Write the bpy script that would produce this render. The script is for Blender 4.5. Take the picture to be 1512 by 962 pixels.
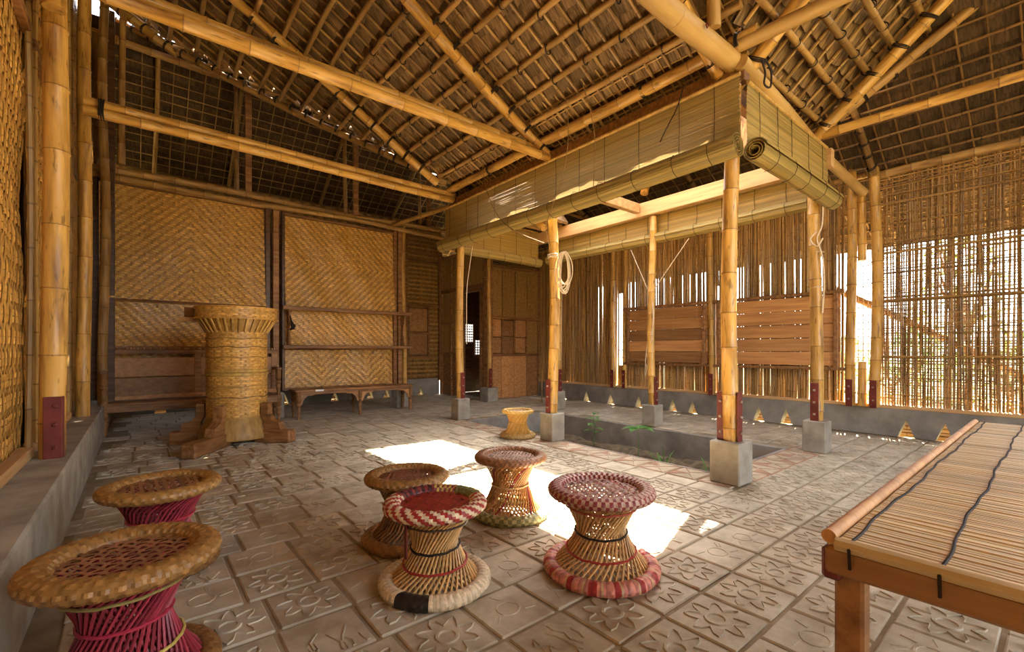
import bpy, bmesh, math, random
from mathutils import Matrix, Vector
R = random.Random(7)
pi = math.pi
for o in list(bpy.data.objects): bpy.data.objects.remove(o)
S = bpy.context.scene
COL = S.collection

# ---------------------------------------------------------------- camera, sky, sun, exposure
cam_d = bpy.data.cameras.new('camera'); cam = bpy.data.objects.new('camera', cam_d); COL.objects.link(cam)
cam.location = (0, 0, 1.1); cam.rotation_euler = (pi/2, 0, math.radians(50.63-90))
cam_d.sensor_fit = 'HORIZONTAL'; cam_d.sensor_width = 36; cam_d.lens = 16.0; cam_d.shift_y = 0.0238
cam_d.clip_start = 0.02; cam_d.clip_end = 500
S.camera = cam
W = bpy.data.worlds.new('sky'); S.world = W; W.use_nodes = True
wn = W.node_tree.nodes; wl = W.node_tree.links
bg = wn['Background']; sky = wn.new('ShaderNodeTexSky')
sky.sky_type = 'NISHITA'; sky.sun_disc = False
SUN_K, SUN_M = 0.678, 0.18                      # sunbeam travels (-K, -M, -1)
sky.sun_elevation = math.atan2(1, math.hypot(SUN_K, SUN_M)); sky.sun_rotation = math.atan2(SUN_K, SUN_M)
sky.air_density = 1.0; sky.dust_density = 3.0
hsv = wn.new('ShaderNodeHueSaturation'); hsv.inputs['Saturation'].default_value = .35
wl.new(sky.outputs[0], hsv.inputs['Color']); wl.new(hsv.outputs[0], bg.inputs[0]); bg.inputs[1].default_value = 0.52
sd = bpy.data.lights.new('sun', 'SUN'); so = bpy.data.objects.new('sun', sd); COL.objects.link(so)
sd.energy = 28.0; sd.angle = math.radians(0.55); sd.color = (1.0, 0.90, 0.74)
so.rotation_euler = Vector((-SUN_K, -SUN_M, -1)).to_track_quat('-Z', 'Y').to_euler(); so.location = (8, 4, 12)
S.view_settings.view_transform = 'Standard'; S.view_settings.look = 'None'
S.view_settings.gamma = 1.0; S.view_settings.use_curve_mapping = False
S.view_settings.exposure = 1.97
S.cycles.max_bounces = 14; S.cycles.diffuse_bounces = 9; S.cycles.transparent_max_bounces = 16
S.cycles.sample_clamp_indirect = 8.0

# ---------------------------------------------------------------- materials
def mat(name, c1, c2, scale=(6, 6, 6), rough=.6, bump=.2, rnd=.25, detail=5, transl=0.0, wave=None, spec=.35, tcol=None, fleck=0.0, lo=.35, hi=.65):
    m = bpy.data.materials.new(name); m.use_nodes = True
    n = m.node_tree.nodes; l = m.node_tree.links
    bs = n['Principled BSDF']; out = n['Material Output']
    tc = n.new('ShaderNodeTexCoord'); mp = n.new('ShaderNodeMapping'); mp.inputs['Scale'].default_value = scale
    oi = n.new('ShaderNodeObjectInfo')
    va = n.new('ShaderNodeVectorMath'); va.operation = 'ADD'
    ml = n.new('ShaderNodeVectorMath'); ml.operation = 'SCALE'; ml.inputs[3].default_value = 37.0
    cmb = n.new('ShaderNodeCombineXYZ')
    for i in range(3): l.new(oi.outputs['Random'], cmb.inputs[i])
    l.new(cmb.outputs[0], ml.inputs[0])
    l.new(tc.outputs['Object'], mp.inputs[0]); l.new(mp.outputs[0], va.inputs[0]); l.new(ml.outputs[0], va.inputs[1])
    nz = n.new('ShaderNodeTexNoise'); nz.inputs['Scale'].default_value = 1.0; nz.inputs['Detail'].default_value = detail
    nz.inputs['Roughness'].default_value = .6
    l.new(va.outputs[0], nz.inputs['Vector'])
    rp = n.new('ShaderNodeValToRGB'); rp.color_ramp.elements[0].position = lo; rp.color_ramp.elements[1].position = hi
    rp.color_ramp.elements[0].color = (*c1, 1); rp.color_ramp.elements[1].color = (*c2, 1)
    l.new(nz.outputs['Fac'], rp.inputs[0])
    at = n.new('ShaderNodeAttribute'); at.attribute_name = 'Col'
    mx = n.new('ShaderNodeMix'); mx.data_type = 'RGBA'; mx.blend_type = 'MULTIPLY'; mx.inputs[0].default_value = 1
    l.new(rp.outputs[0], mx.inputs[6]); l.new(at.outputs['Color'], mx.inputs[7])
    src = mx.outputs[2]
    if fleck:                                    # short dark flecks on the bamboo skin
        mp2 = n.new('ShaderNodeMapping'); mp2.inputs['Scale'].default_value = (42, 42, 7); l.new(tc.outputs['Object'], mp2.inputs[0])
        v2 = n.new('ShaderNodeVectorMath'); v2.operation = 'ADD'; l.new(mp2.outputs[0], v2.inputs[0]); l.new(ml.outputs[0], v2.inputs[1])
        n2 = n.new('ShaderNodeTexNoise'); n2.inputs['Scale'].default_value = 1.0; n2.inputs['Detail'].default_value = 3; l.new(v2.outputs[0], n2.inputs['Vector'])
        r2 = n.new('ShaderNodeValToRGB'); r2.color_ramp.elements[0].position = .60; r2.color_ramp.elements[1].position = .70
        r2.color_ramp.elements[0].color = (1, 1, 1, 1); r2.color_ramp.elements[1].color = (1-fleck, 1-fleck*1.05, 1-fleck*1.1, 1); l.new(n2.outputs['Fac'], r2.inputs[0])
        m2 = n.new('ShaderNodeMix'); m2.data_type = 'RGBA'; m2.blend_type = 'MULTIPLY'; m2.inputs[0].default_value = 1
        l.new(src, m2.inputs[6]); l.new(r2.outputs[0], m2.inputs[7]); src = m2.outputs[2]
    hs = n.new('ShaderNodeHueSaturation')
    mr = n.new('ShaderNodeMapRange'); mr.inputs['To Min'].default_value = 1-rnd; mr.inputs['To Max'].default_value = 1+rnd
    l.new(oi.outputs['Random'], mr.inputs[0]); l.new(mr.outputs[0], hs.inputs['Value']); l.new(src, hs.inputs['Color'])
    col = hs.outputs[0]
    l.new(col, bs.inputs['Base Color'])
    bs.inputs['Roughness'].default_value = rough; bs.inputs['Specular IOR Level'].default_value = spec
    if bump:
        bp = n.new('ShaderNodeBump'); bp.inputs['Strength'].default_value = bump; bp.inputs['Distance'].default_value = .01
        l.new(nz.outputs['Fac'], bp.inputs['Height']); l.new(bp.outputs[0], bs.inputs['Normal'])
    if transl:
        tr = n.new('ShaderNodeBsdfTranslucent'); mm = n.new('ShaderNodeMixShader'); mm.inputs[0].default_value = transl
        tr.inputs[0].default_value = (*(tcol or (1, 1, 1)), 1)
        if not tcol: l.new(col, tr.inputs[0])
        l.new(bs.outputs[0], mm.inputs[1]); l.new(tr.outputs[0], mm.inputs[2])
        l.new(mm.outputs[0], out.inputs[0])
    return m
M = dict(
 bamboo=mat('bamboo', (.22, .095, .018), (.60, .335, .075), (14, 14, 1.6), .38, .12, .18, spec=.5, lo=.3, hi=.55, fleck=.55),
 bamboo_old=mat('bamboo_old', (.20, .10, .028), (.44, .25, .075), (16, 16, 2), .45, .15, .25, spec=.4),
 bamboo_dark=mat('bamboo_dark', (.11, .055, .016), (.26, .14, .042), (16, 16, 2), .5, .15, .25),
 screen=mat('screen_cane', (.19, .095, .024), (.37, .205, .058), (20, 20, 3), .45, .1, .35, spec=.4),
 bamboo_mid=mat('bamboo_mid', (.22, .115, .032), (.47, .275, .083), (15, 15, 2), .45, .15, .25, spec=.4),
 cane=mat('cane', (.34, .19, .05), (.56, .34, .10), (20, 20, 3), .45, .1, .25, spec=.4),
 log=mat('log', (.42, .24, .07), (.60, .38, .13), (10, 10, 1.5), .5, .15, .1),
 woven=mat('woven', (.46, .24, .05), (.70, .41, .105), (30, 30, 30), .36, .05, .06, spec=.45),
 woven_old=mat('woven_old', (.26, .14, .04), (.42, .24, .07), (20, 20, 20), .5, .05, .12),
 wood=mat('wood', (.15, .062, .020), (.34, .165, .058), (3, 22, 22), .5, .15, .2),
 board=mat('board', (.30, .13, .045), (.52, .27, .10), (14, 1.2, 22), .45, .12, .42, lo=.3, hi=.7),
 beam_wood=mat('beam_wood', (.50, .28, .11), (.66, .42, .19), (16, 1.2, 20), .55, .1, .08),
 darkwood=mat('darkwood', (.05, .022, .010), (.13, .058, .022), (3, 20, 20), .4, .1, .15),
 concrete=mat('concrete', (.23, .20, .155), (.38, .34, .27), (5, 5, 5), .8, .25, .06, 8),
 plinth=mat('plinth', (.16, .145, .12), (.33, .30, .255), (2.2, 2.2, 2.2), .8, .25, .05, 8),
 tile=mat('tile', (.34, .275, .185), (.52, .445, .325), (7, 7, 7), .62, .3, .10, 8),
 mortar=mat('mortar', (.22, .165, .10), (.36, .29, .19), (5, 5, 5), .9, .3, 0, 8),
 soil=mat('soil', (.10, .07, .04), (.25, .18, .10), (9, 9, 9), .95, .6, 0, 8),
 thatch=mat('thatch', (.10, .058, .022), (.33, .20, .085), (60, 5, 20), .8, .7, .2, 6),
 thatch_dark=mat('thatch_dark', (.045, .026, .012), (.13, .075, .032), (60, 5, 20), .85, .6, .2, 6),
 slat=mat('slat', (.37, .25, .065), (.60, .43, .135), (3, 3, 260), .45, .1, .06, transl=.30, tcol=(.85, .76, .52)),
 matslat=mat('matslat', (.48, .345, .17), (.66, .50, .28), (30, 3, 30), .42, .08, .16, spec=.5),
 redpaint=mat('redpaint', (.105, .014, .010), (.17, .028, .018), (9, 9, 9), .45, .15, .1),
 steel=mat('steel', (.2, .12, .08), (.35, .25, .18), (20, 20, 20), .5, .1, .1),
 cord=mat('cord', (.014, .010, .007), (.035, .022, .014), (40, 40, 40), .8, .1, .1),
 twine=mat('twine', (.20, .11, .04), (.32, .19, .07), (40, 40, 40), .8, .1, .1),
 rope=mat('rope', (.50, .38, .24), (.68, .55, .38), (60, 60, 60), .8, .2, .08),
 paint=mat('dyed_cane', (.80, .80, .80), (1.1, 1.1, 1.1), (60, 60, 60), .4, .15, .05),
 leaf=mat('leaf', (.09, .24, .05), (.20, .42, .10), (12, 12, 12), .5, .1, .2, transl=.3),
 leaf_sun=mat('leaf_sun', (.10, .14, .03), (.26, .27, .07), (6, 6, 6), .6, .1, .2, transl=.3),
 grass=mat('ground', (.10, .08, .03), (.20, .16, .07), (.6, .6, .6), .95, .2, 0, 8),
)

# ---------------------------------------------------------------- mesh builder
class B:
    def __init__(s): s.v = []; s.f = []; s.c = []
    def add(s, vs, fs, col=(1, 1, 1)):
        k = len(s.v); s.v += [tuple(p) for p in vs]
        s.f += [tuple(k+i for i in f) for f in fs]
        s.c += [col]*len(fs) if not isinstance(col, list) else col
    def box(s, c, d, rot=None, ch=0.0, col=(1, 1, 1)):
        hx, hy, hz = d[0]/2, d[1]/2, d[2]/2; c = Vector(c); h = (hx, hy, hz)
        rm = Matrix.Identity(3) if rot is None else (Matrix.Rotation(rot, 3, 'Z') if not isinstance(rot, Matrix) else rot)
        sg = [(a, b, e) for a in (-1, 1) for b in (-1, 1) for e in (-1, 1)]
        if not ch:
            vs = [rm @ Vector((a*hx, b*hy, e*hz))+c for a, b, e in sg]
            s.add(vs, [(0, 1, 3, 2), (4, 6, 7, 5), (0, 4, 5, 1), (2, 3, 7, 6), (0, 2, 6, 4), (1, 5, 7, 3)], col); return
        vs = []
        for t in sg:
            for a in range(3): vs.append(Vector([t[k]*(h[k] if k == a else h[k]-ch) for k in range(3)]))
        I = lambda t, a: sg.index(tuple(t))*3+a
        fs = []
        for a in range(3):
            b, e = (a+1) % 3, (a+2) % 3
            for sn in (-1, 1):
                q = []
                for (p, r_) in ((-1, -1), (1, -1), (1, 1), (-1, 1)):
                    t = [0, 0, 0]; t[a] = sn; t[b] = p; t[e] = r_; q.append(I(t, a))
                fs.append(q)
            for p in (-1, 1):
                for r_ in (-1, 1):
                    t0 = [0, 0, 0]; t0[a] = -1; t0[b] = p; t0[e] = r_; t1 = list(t0); t1[a] = 1
                    fs.append([I(t0, b), I(t1, b), I(t1, e), I(t0, e)])
        for t in sg: fs.append([I(t, 0), I(t, 1), I(t, 2)])
        out = []
        for q in fs:
            ctr = sum((vs[i] for i in q), Vector())/len(q)
            nn = (vs[q[1]]-vs[q[0]]).cross(vs[q[2]]-vs[q[0]])
            out.append(q if nn.dot(ctr) > 0 else q[::-1])
        s.add([rm @ v+c for v in vs], out, col)
    def tube(s, pts, r, n=6, col=(1, 1, 1), caps=True, closed=False):
        pts = [Vector(p) for p in pts]; m = len(pts)
        rr = r if isinstance(r, (list, tuple)) else [r]*m
        vs = []; prev = None
        for i, p in enumerate(pts):
            if closed: t = pts[(i+1) % m]-pts[i-1]
            else: t = pts[min(i+1, m-1)]-pts[max(i-1, 0)]
            t.normalize()
            if prev is None:
                u = Vector((0, 0, 1)).cross(t)
                if u.length < .05: u = Vector((1, 0, 0)).cross(t)
            else:
                u = prev-t*prev.dot(t)
            u.normalize(); prev = u; w = t.cross(u)
            for k in range(n):
                a = 2*pi*k/n; vs.append(p+(u*math.cos(a)+w*math.sin(a))*rr[i])
        fs = []
        for i in range(m if closed else m-1):
            j = (i+1) % m
            for k in range(n): fs.append((i*n+k, i*n+(k+1) % n, j*n+(k+1) % n, j*n+k))
        cl = [col]*len(fs) if not callable(col) else [col(q//n, q % n) for q in range(len(fs))]
        if caps and not closed:
            fs += [tuple(range(n))[::-1], tuple((m-1)*n+k for k in range(n))]
            cl += [cl[0], cl[-1]]
        s.add(vs, fs, cl)
    def lathe(s, prof, n=32, c=(0, 0, 0), col=None, caps=(False, False)):
        vs = []
        for (r, z) in prof:
            for k in range(n):
                a = 2*pi*k/n; vs.append((c[0]+r*math.cos(a), c[1]+r*math.sin(a), c[2]+z))
        fs = []; cl = []
        for i in range(len(prof)-1):
            for k in range(n):
                fs.append((i*n+k, i*n+(k+1) % n, (i+1)*n+(k+1) % n, (i+1)*n+k)); cl.append(col(i, k) if col else (1, 1, 1))
        if caps[0]: fs.append(tuple(range(n))[::-1]); cl.append((1, 1, 1))
        if caps[1]: fs.append(tuple((len(prof)-1)*n+k for k in range(n))); cl.append((1, 1, 1))
        s.add(vs, fs, cl)
    def prism(s, poly, axis, a0, a1, col=(1, 1, 1)):   # polygon in the other two axes, extruded along axis
        n = len(poly)
        def P(p, a):
            q = list(p); q.insert(axis, a); return tuple(q)
        vs = [P(p, a0) for p in poly]+[P(p, a1) for p in poly]
        fs = [tuple(range(n)), tuple(range(2*n-1, n-1, -1))]+[(i, n+i, n+(i+1) % n, (i+1) % n) for i in range(n)]
        s.add(vs, fs, col)
    def mesh(s, name, mt, smooth=40, fix=False):
        me = bpy.data.meshes.new(name); me.from_pydata(s.v, [], s.f)
        at = me.attributes.new('Col', 'FLOAT_COLOR', 'FACE')
        at.data.foreach_set('color', [x for c in s.c for x in (*c[:3], 1.0)])
        me.materials.append(M[mt] if isinstance(mt, str) else mt)
        if fix:
            bm = bmesh.new(); bm.from_mesh(me); bmesh.ops.recalc_face_normals(bm, faces=bm.faces); bm.to_mesh(me); bm.free()
        if smooth:
            me.polygons.foreach_set('use_smooth', [True]*len(me.polygons))
            me.set_sharp_from_angle(angle=math.radians(smooth))
        me.update(); return me

WM = {}
def put(name, mesh, parent=None, mx=None, kind=None):
    """link one object; mx is its world matrix"""
    o = bpy.data.objects.new(name, mesh); COL.objects.link(o)
    mx = mx if mx is not None else Matrix.Identity(4)
    o.matrix_basis = mx; WM[o.name] = mx
    if parent:
        o.parent = parent; o.matrix_parent_inverse = WM[parent.name].inverted()
    if kind: o['kind'] = kind
    return o
def thing(name, label=None, cat=None, loc=(0, 0, 0), group=None, kind=None, mx=None):
    o = put(name, None, None, mx if mx is not None else Matrix.Translation(loc), kind)
    o.empty_display_size = .2
    return tag(o, label, cat, group)
def tag(o, label=None, cat=None, group=None, kind=None):
    if label: o['label'] = label
    if cat:
        o['category'] = cat
        if cat not in ('beam', 'post', 'strut'): o['kind'] = 'thing'
    if group: o['group'] = group
    if kind: o['kind'] = kind
    return o
T = Matrix.Translation
def RZ(a, loc=(0, 0, 0)): return T(loc) @ Matrix.Rotation(a, 4, 'Z')
def align(p0, p1, L=1.0, roll=0.0):
    """local +Z runs from p0 to p1, a mesh of length L is stretched to fit"""
    p0, p1 = Vector(p0), Vector(p1); d = p1-p0
    q = d.to_track_quat('Z', 'Y').to_matrix().to_4x4()
    return T(p0) @ q @ Matrix.Rotation(roll, 4, 'Z') @ Matrix.Diagonal((1, 1, d.length/L, 1))
_pc = {}
def pole_mesh(L, r, mt='bamboo', n=10, sp=.33, knob=1.10, bend=0.012, taper=.9):
    key = (round(L*2)/2 if L > .6 else round(L, 1), round(r, 3), mt, n, sp, R.randrange(3))
    L2 = max(key[0], .1)
    if key in _pc: return _pc[key], L2
    rr = random.Random(str(key)); b = B(); pts = []; rad = []; nodes = set(); z = 0
    ph = rr.random()*6; amp = bend*min(L2, 3)/2*min(1, r/.045)
    def P(z): return (amp*math.sin(z*1.7+ph)-amp*math.sin(ph), amp*math.sin(z*1.3+2*ph)-amp*math.sin(2*ph), z)
    zs = [0]; z = rr.uniform(.1, sp)
    seq = [(0, 1, 0)]
    while z < L2-.04:
        t = 1-(1-taper)*z/L2
        if n >= 8: seq += [(z-.016, t*.985, 0), (z-.005, t*knob, 1), (z+.004, t*(knob-.03), 1), (z+.010, t*.99, 0)]
        else: seq += [(z-.012, t*.985, 1), (z, t*(knob+.04), 1), (z+.012, t*.985, 0)]
        z += sp*rr.uniform(.75, 1.2)
    seq.append((L2, taper, 0))
    flags = [q[2] for q in seq]
    b.tube([P(q[0]) for q in seq], [r*q[1] for q in seq], n, col=lambda i, k: (.55, .5, .45) if flags[min(i, len(flags)-1)] and flags[min(i+1, len(flags)-1)] else ((1.0, 1.0, 1.0)))
    me = b.mesh('pole', mt, 50); _pc[key] = me
    return me, L2
def pole(name, p0, p1, r, parent=None, mt='bamboo', n=10, sp=.33, **kw):
    L = (Vector(p1)-Vector(p0)).length
    me, L2 = pole_mesh(L, r, mt, n, sp, **kw)
    return put(name, me, parent, align(p0, p1, L2, R.random()*6.28))
_tc = {}
def ring(name, c, axis, rad, r, parent, mt='cord', turns=3):
    key = (round(rad, 3), round(r, 4), mt, turns)
    if key not in _tc:
        b = B()
        for t in range(turns):
            z = (t-(turns-1)/2)*r*2.1
            b.tube([(rad*math.cos(a), rad*math.sin(a), z+r*.5*math.sin(a*2+t)) for a in [2*pi*k/12 for k in range(12)]], r, 4, closed=True)
        _tc[key] = b.mesh('ring', mt)
    c = Vector(c); return put(name, _tc[key], parent, align(c, c+Vector(axis).normalized(), 1, R.random()*6))

def weave(b, nu, nv, su, sv, over, fm, amp, cu, cv, gap=.07, hole=None, seg=(0, .3, .7, 1)):
    """twill weave of flat strips; fm(u, v, out) maps to space"""
    def fl(u0, u1, v0, v1, hor, col):
        vs = []
        for t in seg:
            o = amp*(0.15 if t in (0, 1) else 1.0)
            if hor: u = u0+(u1-u0)*t; vs += [fm(u, v0, o), fm(u, v1, o)]
            else: v = v0+(v1-v0)*t; vs += [fm(u0, v, o), fm(u1, v, o)]
        fs = []
        for i in range(len(seg)-1):
            q = (2*i, 2*i+2, 2*i+3, 2*i+1) if hor else (2*i, 2*i+1, 2*i+3, 2*i+2)
            fs.append(q)
        b.add(vs, fs, col)
    rv = R.random
    for j in range(nv):
        i = 0; base = .85+.3*rv()
        while i < nu:
            if over(i, j): i += 1; continue
            k = i
            while k < nu and not over(k, j): k += 1
            t = base*(.85+.3*rv())
            if not (hole and hole(i, j)): fl((i-.12)*su, (k+.12)*su, (j+gap)*sv, (j+1-gap)*sv, True, tuple(x*t for x in cu))
            i = k
    for i in range(nu):
        j = 0; base = .85+.3*rv()
        while j < nv:
            if not over(i, j): j += 1; continue
            k = j
            while k < nv and over(i, k): k += 1
            t = base*(.85+.3*rv())
            if not (hole and hole(i, j)): fl((i+gap)*su, (i+1-gap)*su, (j-.12)*sv, (k+.12)*sv, False, tuple(x*t for x in cv))
            j = k
def mat_panel(name, parent, mx, w, h, s, over, mt='woven', bulge=0.0, kind='stuff', back=(.45, .4, .35), cu=(1.12, 1.10, 1.05), cv=(.76, .70, .60), amp=None, hole=None):  # lighter cross strips: cane skin tone plus caught light put into the colour
    """woven mat in the local XZ plane, facing -Y; bulge makes it hang forward at its foot"""
    b = B(); nu = int(w/s); nv = int(h/s); su = w/nu; sv = h/nv; amp = amp or s*.17
    ph = R.random()*6
    def off(u, v):
        q = .012*math.sin(u*5+ph)*math.sin(v*4+ph)+.006*math.sin(u*13+v*7)
        return q+bulge*(1-v/h)**2
    fm = lambda u, v, o: (u, -(o+off(u, v)), v)
    if back:
        N = 36; vs = []; fs = []
        for a in range(N+1):
            for c in range(N+1):
                u = w*a/N; v = h*c/N; vs.append((u, -(off(u, v)-s*.25), v))
        for a in range(N):
            for c in range(N): fs.append((a*(N+1)+c, (a+1)*(N+1)+c, (a+1)*(N+1)+c+1, a*(N+1)+c+1))
        b.add(vs, fs, back)
    weave(b, nu, nv, su, sv, over, fm, amp, cu, cv, hole=hole)
    return put(name, b.mesh(name, mt, 60), parent, mx, kind)
def bx(name, c, d, mt, parent=None, rot=None, ch=.006, kind=None, mx=None):
    b = B(); b.box((0, 0, 0), d, None, min(ch, min(d)*.3))
    m4 = T(c) @ (Matrix.Rotation(rot, 4, 'Z') if isinstance(rot, (int, float)) else (rot.to_4x4() if rot is not None else Matrix.Identity(4)))
    return put(name, b.mesh(name, mt, 30), parent, m4, kind)
_bxc = {}
def bxs(name, c, d, mt, parent=None, rot=None, ch=.004):   # shared-mesh box for repeats
    key = (tuple(round(x, 4) for x in d), mt)
    if key not in _bxc:
        b = B(); b.box((0, 0, 0), d, None, min(ch, min(d)*.3)); _bxc[key] = b.mesh(name, mt, 30)
    m4 = T(c) @ (Matrix.Rotation(rot, 4, 'Z') if isinstance(rot, (int, float)) else (rot.to_4x4() if rot is not None else Matrix.Identity(4)))
    return put(name, _bxc[key], parent, m4)

# ================================================================= THE SETTING
# ---- ground outside
g = B(); g.box((4, 4, -.66), (160, 160, .1)); gr = put('ground', g.mesh('ground', 'grass')); gr['kind'] = 'structure'; gr['label'] = 'dry sunlit ground outside the bamboo walls'

# ---- floor with relief tiles, sunken planting bed
PX0, PX1, PY0, PY1 = 4.0, 5.66, 2.0, 6.0
floor = thing('floor', 'floor of moulded clay tiles around a sunken bed', kind='structure')
b = B()
for (x0, x1, y0, y1) in ((-.7, PX0, -3, 10.2), (PX1, 7.6, -3, 10.2), (PX0, PX1, -3, PY0), (PX0, PX1, PY1, 10.2)):
    b.box(((x0+x1)/2, (y0+y1)/2, -.21), (x1-x0, y1-y0, .4))
put('mortar_bed', b.mesh('mortar_bed', 'mortar'), floor)
b = B()
for (x0, x1, y0, y1) in ((PX1-.03, PX1+.012, PY0-.05, PY1+.05), (PX0-.012, PX0+.03, PY0-.05, PY1+.05), (PX0, PX1, PY1-.03, PY1+.012), (PX0, PX1, PY0-.012, PY0+.03)):
    b.box(((x0+x1)/2, (y0+y1)/2, -.28), (x1-x0, y1-y0, .55), ch=.006)
put('bed_wall', b.mesh('bed_wall', 'plinth'), floor)
b = B(); nx, ny = 24, 56; vs = []
for i in range(nx+1):
    for j in range(ny+1):
        x = PX0+(PX1-PX0)*i/nx; y = PY0+(PY1-PY0)*j/ny
        vs.append((x, y, -.34+.025*math.sin(x*7)*math.sin(y*5)+R.uniform(-.018, .018)))
b.add(vs, [(i*(ny+1)+j, (i+1)*(ny+1)+j, (i+1)*(ny+1)+j+1, i*(ny+1)+j+1) for i in range(nx) for j in range(ny)])
put('soil', b.mesh('soil', 'soil', 80), floor, kind='stuff')
TS = .285
def slab(b, s=TS, t=.022, ch=.006, sy=None):
    b.box((0, 0, -t/2), (s, sy or s, t), ch=ch)
def ribbon(b, pts, w, h, closed=True, col=(1, 1, 1), z0=-.001):
    n = len(pts); P = [Vector((*p, 0)) for p in pts]; vs = []
    for i in range(n):
        d = (P[(i+1) % n]-P[i-1]) if closed else (P[min(i+1, n-1)]-P[max(i-1, 0)])
        nn = Vector((-d.y, d.x, 0)).normalized()
        for (k, z) in ((-1, z0), (-.55, h), (.55, h), (1, z0)): vs.append((P[i].x+nn.x*w/2*k, P[i].y+nn.y*w/2*k, z))
    fs = []
    for i in range(n if closed else n-1):
        j = (i+1) % n
        for k in range(3): fs.append((i*4+k+1, i*4+k, j*4+k, j*4+k+1))
    b.add(vs, fs, col)
def tile_mesh(kind, seed):
    rr = random.Random(seed); b = B(); slab(b)
    h = {0: .0062, 1: .006, 2: .005, 3: .003}[kind]
    c = lambda r, n, p=0, j=0: [((r+rr.uniform(-j, j))*math.cos(2*pi*k/n+p), (r+rr.uniform(-j, j))*math.sin(2*pi*k/n+p)) for k in range(n)]
    if kind in (0, 1):
        ribbon(b, c(.040, 14, 0, .001), .020, h)
        dk = [(.010*math.cos(a*.785), .010*math.sin(a*.785), h*.9) for a in range(8)]; b.add(dk, [tuple(range(8))])
        p = rr.random(); n = 8; pts = []
        for k in range(n):
            for (f_, r_) in ((0, .070), (.30, .108), (.5, .126), (.70, .108)):
                a = 2*pi*(k+f_)/n+p; r2 = r_+rr.uniform(-.003, .003)
                pts.append((r2*math.cos(a), r2*math.sin(a)))
        ribbon(b, pts, .011 if kind == 0 else .007, h)
    elif kind == 2:
        for k in range(9):
            x, y = rr.uniform(-.1, .07), -.105+.026*k; q = [(x, y)]
            for i in range(rr.randrange(2, 5)): x = min(.125, x+rr.uniform(.02, .045)); y = max(-.125, min(.125, y+rr.uniform(-.03, .03))); q.append((x, y))
            ribbon(b, q, .008, h, False)
    else:
        ribbon(b, c(.05, 12, 0, .004), .012, h)
        for k in range(5):
            a = rr.random()*6.28; ribbon(b, [(.07*math.cos(a), .07*math.sin(a)), (.12*math.cos(a+.2), .12*math.sin(a+.2))], .008, h, False)
    return b.mesh('tile', 'tile', 30)
TM = [tile_mesh(k, s) for k in range(4) for s in range(3)]
P_ = .302
tiles = []
row = 0; y = -2.412
cut = []
fx, fy = math.cos(math.radians(50.63)), math.sin(math.radians(50.63))
while y < 10:
    x = -.5-R.uniform(0, P_); edge = None
    while x < 7.4:
        inbed = PX0-.355-TS/2 < x < PX1+.02+.15 and PY0-.42 < y < PY1+.10
        if inbed and edge is None:
            edge = x-TS/2; wd_ = PX0-.357-edge
            if wd_ > .04: cut.append((edge+wd_/2, y, wd_))
        if x > -.24 and not inbed and not (5.9 < x and y > 8.3):
            tiles.append((x, y, fx*x+fy*y, fy*x-fx*y))
        x += P_
    y += P_
vis = sorted([t for t in tiles if t[2] > 1.2 and abs(t[3]) < t[2]*1.16+.1], key=lambda t: t[2])[:300]
vs_ = set(id(t) for t in vis)
for t in vis:
    k = R.random()
    if t[0] > 1.3 and t[1] < 3.2: kd = 0 if k < .62 else 1 if k < .78 else 2 if k < .9 else 3
    else: kd = 3 if k < .45 else 1 if k < .75 else 2 if k < .85 else 0
    put('tile', TM[kd*3+R.randrange(3)], floor, RZ(R.choice((0, pi/2, pi, -pi/2))+R.uniform(-.012, .012), (t[0], t[1], R.uniform(-.0025, .001))) @ Matrix.Rotation(R.uniform(-.006, .006), 4, 'X'))
b = B()
for t in tiles:
    if id(t) in vs_: continue
    s = R.uniform(.88, 1.1); b.box((t[0], t[1], -.011+R.uniform(-.003, .001)), (TS, TS, .022), R.uniform(-.012, .012), ch=.006, col=(s, s, s))
for (x, y, w) in cut: b.box((x, y, -.011), (w, TS, .022), ch=.005)
put('far_tiles', b.mesh('far_tiles', 'tile', 30), floor, kind='stuff')
# painted border tiles round the bed
def border_mesh(fl):
    b = B(); b.box((0, 0, -.011), (.33, .285, .022), ch=.005, col=(1, .97, .92))
    red = (.80, .45, .36)
    sgn = 1 if fl else -1
    for q in ([(-.15*sgn, -.12), (-.15*sgn, .12), (.0, .0)], [(.15*sgn, -.12), (.15*sgn, .12), (.02*sgn, .0)]):
        ribbon(b, q, .012, .003, True, red)
    ribbon(b, [(-.155, -.133), (.155, -.133), (.155, .133), (-.155, .133)], .010, .002, True, red)
    b.add([(-.15*sgn, .125, .0015), (.0, .125, .0015), (-.0, .02, .0015)], [(0, 1, 2) if sgn < 0 else (0, 2, 1)], (.85, .55, .46))
    return b.mesh('border_tile', 'tile', 30)
BM = [border_mesh(0), border_mesh(1)]
y = PY0-.15; i = 0
while y < PY1+.1:
    put('border_tile', BM[i % 2], floor, T((PX0-.185, y, 0))); y += .298; i += 1
x = PX0+.17; i = 0
while x < PX1+.1:
    put('border_tile', BM[i % 2], floor, RZ(pi/2, (x, PY0-.185, 0))); x += .298; i += 1

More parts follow.
